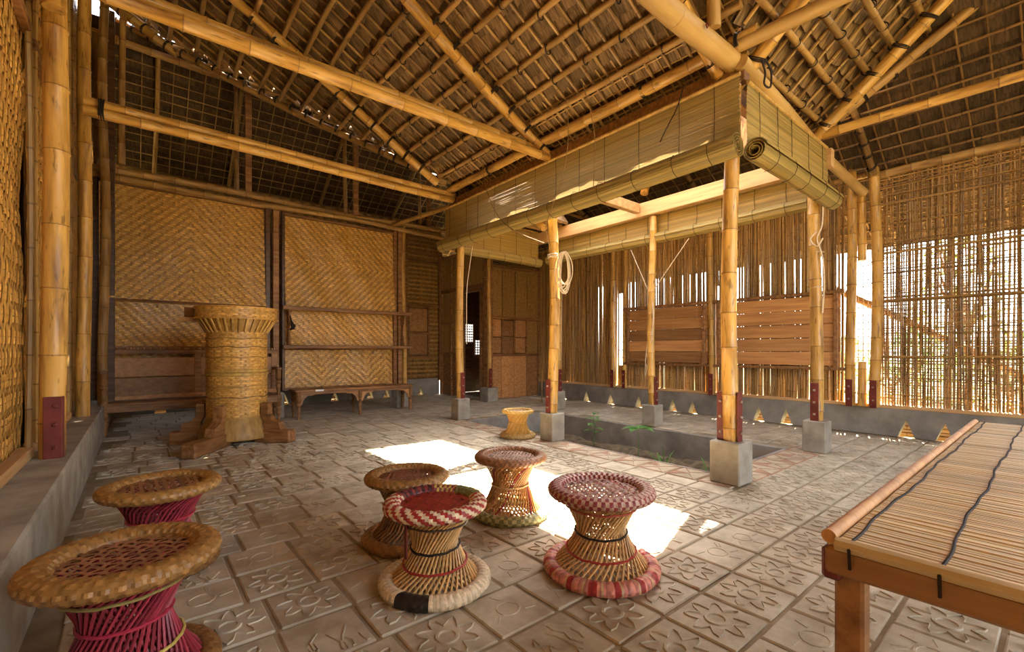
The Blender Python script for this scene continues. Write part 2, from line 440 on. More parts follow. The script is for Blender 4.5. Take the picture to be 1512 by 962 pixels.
# ---- left ledge and left wall
ledge = bx('trim_1', (-.53, 3.6, .2), (.39, 13.2, .40), 'concrete', ch=.012, kind='structure'); ledge['label'] = 'smooth concrete ledge running along the foot of the woven wall'
wl_ = thing('wall_left', 'left wall of woven bamboo matting between bamboo posts', kind='structure')
tw = lambda i, j: ((i+j) % 4) < 2
longt = lambda i, j: ((i*3+j) % 6) < 4
for (y0, y1, s) in ((-1.6, 1.0, .045), (1.0, 4.36, .042), (4.52, 6.52, .042), (6.72, 8.15, .045)):
    mat_panel('woven_mat', wl_, RZ(pi/2, (-.60, y0, .46)), y1-y0, 2.75, s, longt, 'woven', amp=.008, back=(.8, .72, .6), cv=(.92, .88, .80))
    mat_panel('woven_mat', wl_, RZ(pi/2, (-.60, y0, 3.24)), y1-y0, 2.75, .05, longt, 'woven', amp=.010)
    bx('sill', (-.575, (y0+y1)/2, .43), (.08, y1-y0, .065), 'beam_wood', wl_)
    for yy in (y0+.03, y1-.03):
        pole('edge_strip', (-.56, yy, .46), (-.56, yy, 5.9), .018, wl_, 'cane', 6)
    bx('rail', (-.57, (y0+y1)/2, 3.22), (.05, y1-y0, .07), 'wood', wl_)
bx('backing', (-.68, 3.3, 3.2), (.06, 13.0, 5.6), 'woven_old', wl_)

# ---- back wall (panels with open foot, posts on plinths)
YB = 8.2
wb = thing('wall_back', 'back partition of herringbone woven mats in timber frames', kind='structure')
chev = lambda c: (lambda i, j: ((abs(i-c)+j) % 4) < 2)
def diam(cs, per):
    def f(i, j):
        q = i % per; return ((abs(q-per//2)+(j if (i//per) % 2 == 0 else -j)) % 4) < 2
    return f
horz = lambda c: (lambda i, j: ((i+abs(j-c)) % 4) < 2)
mat_panel('woven_mat', wb, T((-.40, YB, 1.80)), 1.96, 1.56, .028, chev(35), bulge=.16)
mat_panel('woven_mat', wb, T((-.40, YB+.02, 1.16)), 1.96, .66, .028, tw, bulge=.10)
mat_panel('woven_mat', wb, T((-.40, YB+.03, .62)), 1.96, .58, .028, tw)
mat_panel('woven_mat', wb, T((1.86, YB, 1.80)), 1.92, 1.52, .028, horz(27), bulge=.10)
mat_panel('woven_mat', wb, T((1.86, YB+.02, 1.13)), 1.92, .66, .028, tw, bulge=.06)
mat_panel('woven_mat', wb, T((1.86, YB+.03, .47)), 1.92, .64, .028, diam(0, 14), bulge=.03)
for (z, d) in ((1.80, .05), (1.14, .04)):
    bx('rail', (.58, YB-.02, z), (1.98, .05, d), 'wood', wb); bx('rail', (2.82, YB-.02, z), (1.94, .05, d), 'wood', wb)
bx('rail', (.58, YB, .60), (1.98, .06, .06), 'wood', wb); bx('rail', (2.82, YB, .455), (1.94, .06, .05), 'wood', wb)
bx('rail', (.58, YB-.02, 3.385), (1.98, .06, .04), 'wood', wb); bx('rail', (2.82, YB-.02, 3.345), (1.94, .06, .04), 'wood', wb)
for (x, w, m_) in ((-.46, .10, 'darkwood'), (1.61, .07, 'darkwood'), (1.73, .09, 'wood'), (1.84, .045, 'darkwood'), (3.80, .07, 'wood'), (3.90, .08, 'wood')):
    bx('wall_post', (x, YB-.0, 1.93), (w, .10, 2.98), m_, wb)
pole('wall_pole', (4.01, YB, .4), (4.01, YB, 3.5), .05, wb, 'bamboo')
for x in (1.72, 3.92): bx('footing', (x, YB, .21), (.24, .24, .42), 'concrete', wb, ch=.012)
for (x, zt) in ((1.34, 5.45), (3.05, 5.45), (4.55, 5.4), (-.3, 5.4)):
    bx('king_post', (x, YB, (3.5+zt)/2), (.09, .06, zt-3.5), 'wood', wb)
    pole('king_pole', (x-.14, YB+.1, 3.5), (x-.14, YB+.15, zt), .035, wb, 'bamboo_old', 8)
pole('top_plate', (-.5, YB-.06, 3.44), (4.95, YB-.06, 3.44), .045, wb, 'bamboo_old')
pole('top_plate', (-.5, YB-.02, 3.53), (4.95, YB-.02, 3.53), .048, wb, 'bamboo_old')
pole('ridge_pole', (-.9, 8.38, 5.42), (7.8, 8.38, 5.42), .055, wb, 'bamboo_old')
# corner posts rising beside the left end of the partition
for (x, y, r, m_) in ((-.36, 7.95, .055, 'bamboo_old'), (-.18, 8.05, .04, 'bamboo_old')):
    pole('corner_pole', (x, y, .4 if x < -.3 else 3.6), (x, y, 5.9), r, wb, m_)
bx('wall_post', (-.30, 8.08, 3.0), (.11, .11, 5.2), 'darkwood', wb)

# ---- outer back wall behind the aisle, with shutter window
YO = 10.1
wo = thing('wall_outer_back', 'outer back wall of flattened bamboo above a concrete plinth', kind='structure')
def plinth(parent, mx, L, h, holes, t=.14, mt='plinth'):
    """plinth in local XZ plane facing -Y with triangular vents at floor level"""
    b = B()
    poly = [(0, 0)]
    for c in sorted(holes): poly += [(c-.085, 0), (c, .23), (c+.085, 0)]
    poly += [(L, 0), (L, h), (0, h)]
    b.prism([(p[0], p[1]) for p in poly], 1, 0, t)
    return put('plinth', b.mesh('plinth', mt, 30, fix=True), parent, mx)
for k in range(6): pole('foot_cane', (-.7, YO+.30, -.02+.06*k), (5.95, YO+.30, -.02+.06*k), .036, wo, 'bamboo_dark', 6, .5, bend=.002)  # canes added behind the vents so bright daylight does not show through
plinth(wo, T((-.6, YO, 0)), 6.5, .40, [.9, 1.9, 2.9, 3.9, 4.7, 5.1, 5.55, 5.98])
wavy = lambda i, j: (j % 2) == 0
for (x0, x1, z0, z1) in ((-.6, 1.5, .42, 4.2), (1.5, 3.2, .42, 4.2), (3.2, 4.98, .42, 4.2), (4.98, 5.95, .42, .92), (4.98, 5.95, 2.22, 4.2), (5.58, 5.95, .96, 2.2)):
    mat_panel('woven_mat', wo, T((x0, YO, z0)), x1-x0, z1-z0, .05, wavy if x0 > 4.9 else tw, 'woven_old', amp=.012)
for x in (-.5, 1.5, 3.2, 4.95, 5.9): bx('wall_post', (x, YO-.03, 2.1), (.09, .09, 3.5), 'wood', wo)
for z in (.94, 2.2, 3.3): bx('rail', (2.7, YO-.02, z), (6.5, .05, .05), 'wood', wo)
bx('backing', (2.7, YO+.10, 2.4), (6.6, .05, 4.0), 'woven_old', wo)  # sheet added behind the wall to stop light leaking through its gaps
w1 = thing('window_1', 'small two-panel wooden shutter window in the outer back wall', kind='structure', loc=(5.28, YO-.06, 1.57))
for (x, z, dx, dz) in ((5.02, 1.57, .05, 1.24), (5.56, 1.57, .05, 1.24), (5.29, 2.16, .56, .05), (5.29, .98, .56, .05), (5.29, 1.52, .5, .05)):
    bx('window_frame', (x, YO-.05, z), (dx, .06, dz), 'wood', w1)
for z in (1.25, 1.84): bx('shutter_panel', (5.29, YO-.04, z), (.48, .03, .56), 'board', w1)

# ---- corner room: lattice walls and a door
XC = 5.95
wc = thing('wall_inner_left', 'lattice side wall of the corner room with a doorway', kind='structure')
wd = thing('wall_inner_front', 'front wall of the corner room with perforated lattice panels', kind='structure')
def lattice(name, parent, mx, w, h, s, sw, mt='woven_old', t=.006, back=False):
    """square lattice of crossing strips with real holes, local XZ plane facing -Y"""
    b = B(); n = int(round(w/s)); m = int(round(h/s))
    for i in range(n+1): b.box((w*i/n, -.003, h/2), (sw, t, h), col=(1, 1, 1))
    for j in range(m+1): b.box((w/2, .003, h*j/m), (w, t, sw), col=(.9, .9, .9))
    return put(name, b.mesh(name, mt, 30), parent, mx, 'stuff')
# side wall (X = XC), local x along -Y
lw = RZ(-pi/2)
def SX(y, z, dx=0): return T((XC+dx, y, z)) @ lw
lattice('lattice_panel', wc, SX(10.05, 1.05), .92, .70, .05, .034)
lattice('lattice_panel', wc, SX(10.05, 1.80), .92, .75, .05, .034)
lattice('lattice_panel', wc, SX(10.05, 2.62), 1.85, .75, .055, .045)
bx('board_panel', (XC+.02, 9.58, .52), (.03, .95, 1.02), 'wood', wc)
for (y, d) in ((10.05, .09), (9.58, .05), (9.10, .08), (8.20, .10)): bx('wall_post', (XC, y, 1.7), (.08, d, 3.4), 'wood', wc)
for z in (1.03, 1.78): bx('rail', (XC-.01, 9.58, z), (.05, .95, .05), 'wood', wc)
bx('rail', (XC-.01, 9.15, 2.56), (.06, 1.9, .09), 'wood', wc); bx('rail', (XC-.01, 9.15, 3.40), (.06, 1.9, .06), 'wood', wc)
d1 = thing('door_1', 'dark open doorway of the corner room with timber jambs', kind='structure', loc=(XC, 8.65, 0))
bx('jamb', (XC-.03, 9.04, 1.25), (.10, .06, 2.5), 'wood', d1); bx('jamb', (XC-.03, 8.28, 1.25), (.10, .06, 2.5), 'wood', d1)
bx('lintel', (XC-.03, 8.66, 2.47), (.10, .82, .07), 'wood', d1)
bx('threshold', (XC, 8.66, .03), (.12, .70, .06), 'concrete', d1)
# front wall (Y = 8.15)
YC = 8.15
for k in range(4):
    bx('board_panel', (6.2+.375*k, YC+.02, .50), (.368, .025, .98), 'board', wd)
bx('rail', (6.75, YC-.01, 1.0), (1.6, .05, .05), 'wood', wd); bx('rail', (6.75, YC-.01, 1.84), (1.6, .05, .06), 'wood', wd)
bx('rail', (6.75, YC-.01, 3.0), (1.6, .05, .06), 'wood', wd); bx('rail', (6.75, YC-.01, 3.42), (1.6, .05, .06), 'wood', wd)
for k in range(4): lattice('lattice_panel', wd, T((6.03+.375*k, YC, 1.88)), .36, 1.08, .045, .033)
for k in range(6):
    x0 = 6.04+.36*(k % 3); z0 = 1.04+.39*(k//3)
    if k in (1, 5, 3): lattice('lattice_panel', wd, T((x0, YC, z0)), .33, .35, .05, .034, 'board')
    else: bx('board_panel', (x0+.165, YC+.01, z0+.175), (.33, .02, .35), 'board', wd)
lattice('lattice_panel', wd, T((7.14, YC, 1.04)), .36, .74, .05, .044)
for x in (6.0, 6.385, 6.745, 7.12, 7.5): bx('mullion', (x, YC-.015, 1.42), (.045, .05, .8), 'wood', wd)
for k in range(7): pole('louvre_cane', (6.0, YC, 3.06+.05*k), (7.55, YC, 3.06+.05*k+R.uniform(-.01, .01)), .012, wd, 'bamboo_old', 6)
bx('wall_post', (6.04, YC-.03, 1.9), (.09, .09, 3.4), 'wood', wd)
# room's own outer wall with bright lattice openings
wr = thing('wall_room_back', 'back wall of the corner room with small lattice openings', kind='structure')
wins = [(6.62, 6.94, 1.32, 1.80), (7.00, 7.24, .98, 1.38)]
xs = [5.99, 6.62, 6.94, 7.00, 7.24, 7.6]
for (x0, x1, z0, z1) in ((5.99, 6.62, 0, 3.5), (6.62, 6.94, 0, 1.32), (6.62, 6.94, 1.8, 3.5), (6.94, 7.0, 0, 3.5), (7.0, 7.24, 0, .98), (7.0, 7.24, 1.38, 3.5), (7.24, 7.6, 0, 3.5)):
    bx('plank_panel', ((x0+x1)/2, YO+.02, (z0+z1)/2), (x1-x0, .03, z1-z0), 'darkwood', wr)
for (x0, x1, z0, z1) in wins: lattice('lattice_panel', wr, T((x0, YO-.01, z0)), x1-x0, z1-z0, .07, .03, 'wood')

# ---- right wall: plinth, bamboo poles, open cane screen
XR = 7.5
wrt = thing('wall_right', 'right wall of upright bamboo poles and an open cane screen on a plinth', kind='structure')
RW = RZ(-pi/2)
holes = [8.3-c for c in (7.3, 6.6, 5.95, 5.27, 4.54, 4.16, 3.06, 2.67, 1.29, .93, .2, -.6, -1.4)]
plinth(wrt, T((XR, 8.3, 0)) @ RW, 11.3, .355, holes, .16)
bx('sill', (XR+.06, 2.6, .375), (.14, 11.2, .045), 'beam_wood', wrt)
bx('end_boards', (XR+.06, 9.2, 1.8), (.05, 2.1, 3.5), 'woven_old', wrt)
bx('corner_board', (XR+.04, 8.17, 1.8), (.12, .10, 3.5), 'wood', wrt)
# dense poles, two staggered layers
for lay in (0, 1):
    y = 8.12-lay*.022
    while y > 5.85:
        r = R.uniform(.019, .027); pole('wall_pole', (XR+.05+lay*.04, y, .39), (XR+.05+lay*.04, y+R.uniform(-.012, .012), 3.5), r, wrt, 'bamboo_old', 6, .4, bend=.006); y -= r*2+R.uniform(0, .004)
# slimmer poles behind the boards, with chinks of light
for lay in (0, 1):
    y = 5.58-lay*.012
    while y > 1.95:
        r = R.uniform(.013, .019); z0 = .39
        z1 = 3.5 if lay == 0 else 3.5
        if lay and R.random() < .06: z0 = R.uniform(2.1, 2.6)
        pole('slim_pole', (XR+.06+lay*.032, y, z0), (XR+.06+lay*.032, y+R.uniform(-.02, .02), z1), r, wrt, 'bamboo_old', 6, .4, bend=.006); y -= r*2+R.choice((0, .001, .002, .004, .010))
# canes stacked outside against the plinth, seen through the vents
for k in range(7): pole('foot_cane', (XR+.34+.03*(k % 2), 8.2, -.02+.05*k), (XR+.34, -2.2, -.02+.05*k), .031, wrt, 'bamboo_dark', 6, .5, bend=.002)
for yy in (5.60, 5.635, 5.67): pole('slim_pole', (XR+.06, yy, .39), (XR+.06, yy, 3.5), .017, wrt, 'bamboo_old', 6, .4, bend=.006)
pole('slim_pole', (XR+.07, 5.80, .39), (XR+.07, 5.80, 3.5), .019, wrt, 'bamboo_old', 6, .4, bend=.006)
for (z0, z1) in ((.39, .8), (2.25, 3.5)):
    for yy in (5.705, 5.74, 5.77): pole('slim_pole', (XR+.06, yy, z0), (XR+.06, yy, z1), .018, wrt, 'bamboo_old', 6, .4, bend=.006)
# small slit window left of the boards
for k in range(6): pole('slit_cane', (XR+.05, 5.66, .4+.5*k), (XR+.05, 5.66, .4+.5*k+.48), .018, wrt, 'bamboo_old', 6) if k in (0, 4, 5) else None
for k in range(9): pole('slit_cane', (XR+.05, 5.57, .95+k*.16), (XR+.05, 5.78, .95+k*.16), .008, wrt, 'cane', 6)
# upright bamboo posts of the wall
posts = [(5.84, .05, 3.6), (5.56, .042, 3.6), (3.78, .055, 3.55), (1.86, .062, 3.95), (1.60, .065, 4.1), (-1.0, .06, 4.0)]
for (yy, r, zt) in posts:
    pole('wall_post', (XR-.04, yy, .36), (XR-.04, yy, zt), r, wrt, 'bamboo', 10)
    bx('steel_bracket', (XR-.04-r-.006, yy, .53), (.012, .075, .36), 'redpaint', wrt, ch=.003)
    for z in (.45, .62): bxs('bolt', (XR-.04-r-.018, yy, z), (.014, .022, .022), 'steel', wrt)
pole('post_stub', (XR-.02, 1.735, .36), (XR-.02, 1.735, .95), .055, wrt, 'bamboo', 10)
pole('post_stub', (XR-.02, 1.735, 2.30), (XR-.02, 1.735, 3.25), .050, wrt, 'bamboo', 10)
for k in range(14): pole('slit_cane', (XR+.03, 1.64, 1.0+k*.095), (XR+.03, 1.83, 1.0+k*.095+R.uniform(-.01, .01)), .006, wrt, 'cane', 6)
for k in range(3): pole('slit_cane', (XR+.035, 1.68+k*.055, .95), (XR+.035, 1.68+k*.055, 2.32), .006, wrt, 'cane', 6)
# cane screen
y = 1.53; i = 0
while y > -2.2:
    r = R.uniform(.0085, .0125); z1 = 3.36
    pole('upright_cane', (XR+.05+R.uniform(-.006, .006), y, .39), (XR+.05, y+R.uniform(-.02, .02), z1), r, wrt, 'screen', 6, .28, bend=.02)
    y -= r*2+R.choice((.001, .003, .007, .010, .014)); i += 1
y = 1.50
while y > -2.2:
    r = R.uniform(.008, .012); pole('back_cane', (XR+.075, y, .39), (XR+.075, y+R.uniform(-.03, .03), 3.36), r, wrt, 'screen', 6, .28, bend=.02); y -= R.uniform(.03, .075)
z = .46
while z < 3.34:
    dense = z > 2.3
    pole('cross_cane', (XR+.05+R.choice((-.022, .022)), 1.56, z+R.uniform(-.01, .01)), (XR+.05, -2.2, z+R.uniform(-.015, .015)), R.uniform(.006, .009), wrt, 'screen', 6, .3, bend=.01)
    z += R.uniform(.022, .036) if dense else R.uniform(.024, .042)
for zz in (1.02, 1.75, 2.36, 3.0): pole('girt', (XR+.02, 1.55, zz), (XR+.02, -2.2, zz+.01), .013, wrt, 'bamboo_old', 6)
pole('top_plate', (XR+.03, 1.6, 3.40), (XR+.03, -2.4, 3.40), .055, wrt, 'bamboo_old', 10)
pole('top_plate', (XR+.05, 8.2, 3.50), (XR+.05, 1.7, 3.50), .055, wrt, 'bamboo_old', 10)
pole('outer_brace', (8.15, 2.3, 2.07), (8.15, -1.6, -.5), .05, wrt, 'bamboo_old', 10)
# thatch hanging at the eave outside is part of the far roof below

# ---- unseen side behind the camera: bamboo wall, wide doorway added to let daylight in
wf = thing('wall_front', 'front wall of woven bamboo with an unseen wide doorway added for daylight', kind='structure')
for (x0, x1) in ((-.6, 1.0), (5.2, 7.5)):
    mat_panel('woven_mat', wf, T((x1, -2.4, .1)) @ Matrix.Rotation(pi, 4, 'Z'), x1-x0, 3.3, .06, tw, 'woven', amp=.01)
for x in (1.0, 3.1, 5.2): pole('wall_post', (x, -2.4, 0), (x, -2.4, 3.6), .06, wf, 'bamboo')
pole('top_plate', (-.6, -2.4, 3.5), (7.6, -2.4, 3.5), .055, wf, 'bamboo')

# ---- roofs
def roof(name, label, O, e, up, blen, a0, a1, rafters, rsp=.28, bsp=.21, rr=.031, br=.015, tsp=.15, mth='thatch', mp='bamboo_mid', rafr=.06, lash=True, fine=None, seg=8):
    """sloping roof; local x runs along the eave, local y up the slope, local z outward"""
    e = Vector(e).normalized(); up = Vector(up).normalized(); nz = e.cross(up).normalized()
    if nz.z < 0: e = -e; nz = -nz; f0, f1 = a0, a1; a0 = lambda bb: -f1(bb); a1 = lambda bb: -f0(bb); rafters = [-q for q in rafters]
    mx = Matrix(((e.x, up.x, nz.x, O[0]), (e.y, up.y, nz.y, O[1]), (e.z, up.z, nz.z, O[2]), (0, 0, 0, 1)))
    root = thing(name, label, kind='structure', mx=mx)
    def span(a):
        bs = [blen*k/200 for k in range(201) if a0(blen*k/200) <= a <= a1(blen*k/200)]
        return (bs[0], bs[-1]) if len(bs) > 3 else None
    def Wd(a, b_, z): return mx @ Vector((a, b_, z))
    # thatch rows
    k = 0; bb = 0
    while bb < blen-.02:
        lo, hi = a0(bb+tsp*.5), a1(bb+tsp*.5)
        if hi-lo > .05:
            b = B(); n = max(1, int((hi-lo)/.12)); vs = []
            for i in range(n+1):
                a = lo+(hi-lo)*i/n; j = R.uniform(-.018, .018); w = R.uniform(-.006, .006)
                vs += [(a, bb-.02+j, -.012+w), (a, bb+tsp*.5, .008+w), (a, bb+tsp*1.35, .052), (a, bb-.02+j, .03+w), (a, bb+tsp*1.35, .09)]
            fs = []
            for i in range(n):
                p, q = i*5, i*5+5
                fs += [(p, p+1, q+1, q), (p+1, p+2, q+2, q+1), (p, q, q+3, p+3), (p+3, q+3, q+4, p+4)]
            cl = []
            for i in range(n):
                s_ = R.uniform(.75, 1.2); cl += [(s_, s_, s_)]*4
            b.add(vs, fs, cl)
            put('thatch_row', b.mesh('thatch_row', mth, 0), root, mx)
        bb += tsp; k += 1
    # battens up the slope
    amin = min(a0(blen*k/20) for k in range(21)); amax = max(a1(blen*k/20) for k in range(21))
    a = amin+.08
    while a < amax:
        s_ = span(a)
        if s_ and s_[1]-s_[0] > .15: pole('batten', Wd(a, s_[0], -.03), Wd(a+R.uniform(-.02, .02), s_[1], -.03), br, root, mp, 6, .4)
        a += bsp
    # purlins along the eave
    bb = .06; pb = []
    while bb < blen:
        lo, hi = a0(bb), a1(bb)
        if hi-lo > .2: pole('purlin', Wd(lo, bb, -.03-br-rr), Wd(hi, bb+R.uniform(-.015, .015), -.03-br-rr), rr, root, mp, seg, .36); pb.append(bb)
        bb += rsp
    if fine:
        bb = .1
        while bb < fine:
            lo, hi = a0(bb), a1(bb)
            pole('fine_batten', Wd(lo, bb, -.016), Wd(hi, bb, -.016), .008, root, 'cane', 6, .4); bb += .11
        a = amin+.16
        while a < amax:
            s_ = span(a)
            if s_ and s_[0] < .05: pole('fine_batten', Wd(a, 0, -.02), Wd(a, min(fine, s_[1]), -.02), .008, root, 'cane', 6, .4)
            a += bsp
    for a in rafters:
        s_ = span(a)
        if not s_: continue
        zr = -.03-br-2*rr-rafr
        pole('rafter', Wd(a, s_[0]-.04, zr), Wd(a, s_[1], zr), rafr, root, mp if mp != 'bamboo_mid' else 'bamboo', 10, .34)
        if lash:
            for q in pb:
                if s_[0] <= q <= s_[1]: ring('lashing', Wd(a, q+.012, zr+.012), mx.to_3x3() @ Vector((.25, 1, .2)), rafr*1.16+.006, .005, root, 'cord', 3)
    # lashings on every third batten crossing of the lower purlins
    if lash:
        for q in pb[:9]:
            lo, hi = a0(q), a1(q); a = lo+.25
            while a < hi-.1:
                ring('purlin_lashing', Wd(a, q, -.03-br-rr+.005), mx.to_3x3() @ Vector((1, .25, 0)), rr*1.25+.004, .004, root, 'cord', 2); a += .42
    return root
sl = .54; c_ = math.cos(math.atan(sl)); s_n = math.sin(math.atan(sl))
OV = .25/c_
# near-left roof, rising towards -X from the frame
def mX(bb): return 3.9-(bb-OV)*c_
roof('ceiling', 'thatched slope over the seating area with lashed bamboo rafters', (3.9+.25, 0, 3.66-.25*sl), (0, 1, 0), (-c_, 0, s_n), 5.6,
     lambda q: min(1.77-.635*(3.9-mX(q)), 1.77), lambda q: max(6.1, min(6.1+(3.62-mX(q))*.641, 8.45)), [4.02, 6.12, 1.9, -.1, 8.1], fine=.75, bsp=.19)
# left-back roof: inner slope (seen edge-on) and dark outer slope
sb = .84; cb, sbn = math.cos(math.atan(sb)), math.sin(math.atan(sb))
roof('ceiling', 'steep thatched slope between the frame and the back ridge', (0, 5.52, 3.80-.58*sb), (1, 0, 0), (0, cb, sbn), 3.77,
     lambda q: min(3.9, 3.62-(5.52+q*cb-6.1)/.641+.1), lambda q: 5.75 if q < .75 else 7.9, [4.1, 5.3], lash=False, rsp=.35, bsp=.3)
so_ = .70; co, son = math.cos(math.atan(so_)), math.sin(math.atan(so_))
Lo = 3.2
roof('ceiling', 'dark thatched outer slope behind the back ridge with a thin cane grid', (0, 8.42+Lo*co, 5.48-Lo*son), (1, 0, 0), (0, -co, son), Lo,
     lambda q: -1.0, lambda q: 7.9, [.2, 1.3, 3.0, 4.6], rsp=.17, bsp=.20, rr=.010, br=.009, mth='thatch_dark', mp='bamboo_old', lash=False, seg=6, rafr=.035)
# near-right roof, rising towards -Y
sr = .85; cr, srn = math.cos(math.atan(sr)), math.sin(math.atan(sr))
roof('ceiling', 'thatched slope beside the frame rising over the bamboo cot', (0, 2.0, 3.62-.23*sr), (1, 0, 0), (0, -cr, srn), 4.0,
     lambda q: min(3.9, 3.9-(1.77-(2.0-q*cr))/.635), lambda q: 5.85+.27*max(0, 1.77-(2.0-q*cr)), [3.98, 5.72], fine=.4, rsp=.27, bsp=.2)
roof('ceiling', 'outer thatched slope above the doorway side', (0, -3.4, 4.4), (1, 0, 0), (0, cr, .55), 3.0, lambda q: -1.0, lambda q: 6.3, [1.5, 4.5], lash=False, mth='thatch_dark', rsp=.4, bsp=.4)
# far roof: outer slope over the right wall, short steep inner slope
sf = .55; cf, sfn = math.cos(math.atan(sf)), math.sin(math.atan(sf)); Lf = 3.35
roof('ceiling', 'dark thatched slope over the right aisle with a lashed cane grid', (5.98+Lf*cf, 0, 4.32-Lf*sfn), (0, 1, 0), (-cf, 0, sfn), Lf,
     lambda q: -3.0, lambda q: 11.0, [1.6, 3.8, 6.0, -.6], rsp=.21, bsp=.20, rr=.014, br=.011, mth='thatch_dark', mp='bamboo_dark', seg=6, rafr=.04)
roof('ceiling', 'short steep thatched slope above the far side of the frame', (5.72, 0, 3.52), (0, 1, 0), (.28, 0, .78), .88, lambda q: 2.0, lambda q: 7.5, [2, 4, 6], lash=False, rsp=.3, bsp=.3, rr=.014)
# outer slope beyond the left wall, keeps the rain off the ledge
roof('ceiling', 'thatched outer slope beyond the woven left wall', (-2.6, 0, 4.7), (0, 1, 0), (.80, 0, .62), 2.25, lambda q: -2.5, lambda q: 10.5, [0, 3, 6], lash=False, mth='thatch_dark', rsp=.5, bsp=.5)
# valley and hip poles
v_ = thing('trim_2', 'bamboo valley pole between the two thatched slopes', kind='structure')
pole('valley_pole', (3.68, 6.08, 3.68), (-.35, 8.55, 5.78), .05, v_, 'bamboo_old')
for k in range(22):
    t = k/21; c = Vector((3.68, 6.08, 3.68)).lerp(Vector((-.35, 8.55, 5.78)), .03+.94*t); ring('lashing', c, (-4, 2.5, 2.1), .060, .005, v_, 'cord', 3)
v2 = thing('trim_3', 'bamboo valley pole over the corner of the right aisle', kind='structure')
pole('valley_pole', (5.80, 1.70, 3.50), (6.40, -.6, 5.2), .05, v2, 'bamboo_old')
for k in range(9): ring('lashing', Vector((5.8, 1.7, 3.5)).lerp(Vector((6.4, -.6, 5.2)), .05+.1*k), (.6, -2.3, 1.7), .06, .005, v2, 'cord', 3)

# ================================================================= FRAME OVER THE BED
def column(label, x, y, top, r, pw, ph, brk, foot=None, mt='bamboo', lean=(0, 0)):
    t = thing('bamboo_column', label, 'column', (x, y, 0))
    b = B(); b.box((0, 0, ph/2), (pw, pw, ph), ch=.010); put('pedestal', b.mesh('pedestal', 'concrete', 30), t, RZ(R.uniform(-.03, .03), (x, y, 0)))
    pole('pole', (x, y, ph-.01), (x+lean[0], y+lean[1], top), r, t, mt, 14, .34, knob=1.07)
    for (dx, dy) in brk:
        px, py = x+dx*(r+.008), y+dy*(r+.008)
        br = bx('steel_bracket', (px, py, ph+.20), (.012 if dx else .08, .08 if dx else .012, .42), 'redpaint', t, ch=.003)
        for z in (.07, .2, .33): bxs('bolt', (px+dx*.012, py+dy*.012, ph+z), (.022, .022, .022), 'steel', br)
    return t
XN, XF, Y1, Y2, Y3 = 3.88, 5.78, 1.79, 4.02, 6.15
cP1 = column('stout bamboo column at the bed corner nearest the bamboo cot, on a tall pedestal', XN-.03, Y1, 3.30, .064, .25, .345, [(0, -1), (-.6, .8)])
cP2 = column('bamboo column midway along the bed with a white rope coil', XN+.06, Y2, 3.30, .064, .22, .335, [(-1, 0)])
cP3 = column('bamboo column at the bed corner facing the long carved bench', XN+.10, Y3, 3.30, .064, .22, .34, [(0, -1)])
cP4 = column('bamboo column at the far bed corner, tied with brown rope, by the cane screen', XF-.06, Y1-.06, 3.05, .062, .22, .34, [(-1, 0)])
cP5 = column('bamboo column at the middle of the far bed side with hanging string loops', XF+.04, Y2-.17, 3.05, .055, .22, .31, [(0, -1)])
cP6 = column('bamboo column at the far bed corner in front of the corner room', XF+.3, Y3-.1, 3.05, .05, .20, .34, [(0, -1)])
cP7 = column('bamboo column on a grey pedestal at the corner room doorway', 5.86, 7.92, 3.4, .045, .28, .30, [(0, -1)])
# timber lintels
def timber(name, label, c, d, mt='beam_wood', rot=None):
    o = bx(name, c, d, mt, ch=.006, rot=rot); return tag(o, label, 'beam')
timber('timber_beam', 'squared pale timber beam over the far bed columns', (XF+.02, 3.95, 3.18), (.09, 4.7, .20))
timber('timber_beam', 'squared timber beam behind the long bamboo blind facing the stools', (XN+.02, 3.98, 3.42), (.10, 4.6, .17), 'wood')
timber('timber_beam', 'squared timber cross beam between the middle bed columns', ((XN+XF)/2, 4.05, 3.20), (1.8, .09, .14))
timber('timber_beam', 'squared timber beam over the bed side toward the corner room', ((XN+XF)/2+.1, Y3+.02, 3.40), (2.0, .09, .15))
timber('timber_beam', 'squared timber beam behind the short blind by the cot', ((XN+XF)/2, Y1+.04, 3.30), (1.9, .09, .15), 'wood')
def pair(label, p0, p1, r, dz, dx=(0, 0), lash=()):
    t = thing('tie_beam', label, 'beam', p0)
    p0, p1 = Vector(p0), Vector(p1); off = Vector((dx[0], dx[1], dz))
    pole('bamboo_pole', p0, p1, r, t, 'bamboo', 12, .42, bend=.006); pole('bamboo_pole', p0+off, p1+off, r*.95, t, 'bamboo', 12, .42, bend=.006)
    for q in lash:
        c = p0.lerp(p1, q)+off/2; ring('lashing', c, p1-p0, r*1.9, .008, t, 'cord', 3)
    return t
pair('doubled bamboo tie beam running from the woven left wall to the rope-hung middle column', (-.5, 4.0, 3.44), (3.98, 4.0, 3.44), .055, .10, (.06, .07), (.03, .985))
pair('doubled bamboo tie beam in front of the back partition, ending at the bed corner', (-.42, 6.15, 3.47), (3.95, 6.15, 3.47), .052, .10, (0, .02), (.03, .98))
def single(name, label, p0, p1, r, mt='log', cat='beam'):
    L = (Vector(p1)-Vector(p0)).length
    t = thing(name, label, cat, p0); pole('pole', p0, p1, r, t, mt, 14, 1.3 if mt == 'log' else .4, knob=1.02 if mt == 'log' else 1.08, bend=.012, taper=.93); return t
t = single('log_beam', 'thick peeled log beam landing on the bed corner by the cot', (-.5, 1.77, 3.52), (4.02, 1.77, 3.50), .088)
for (x, z) in ((3.88, 3.50), (3.25, 3.52)): ring('bolt_hole', (x, 1.685, z-.02), (0, 1, 0), .014, .006, t, 'redpaint', 1)
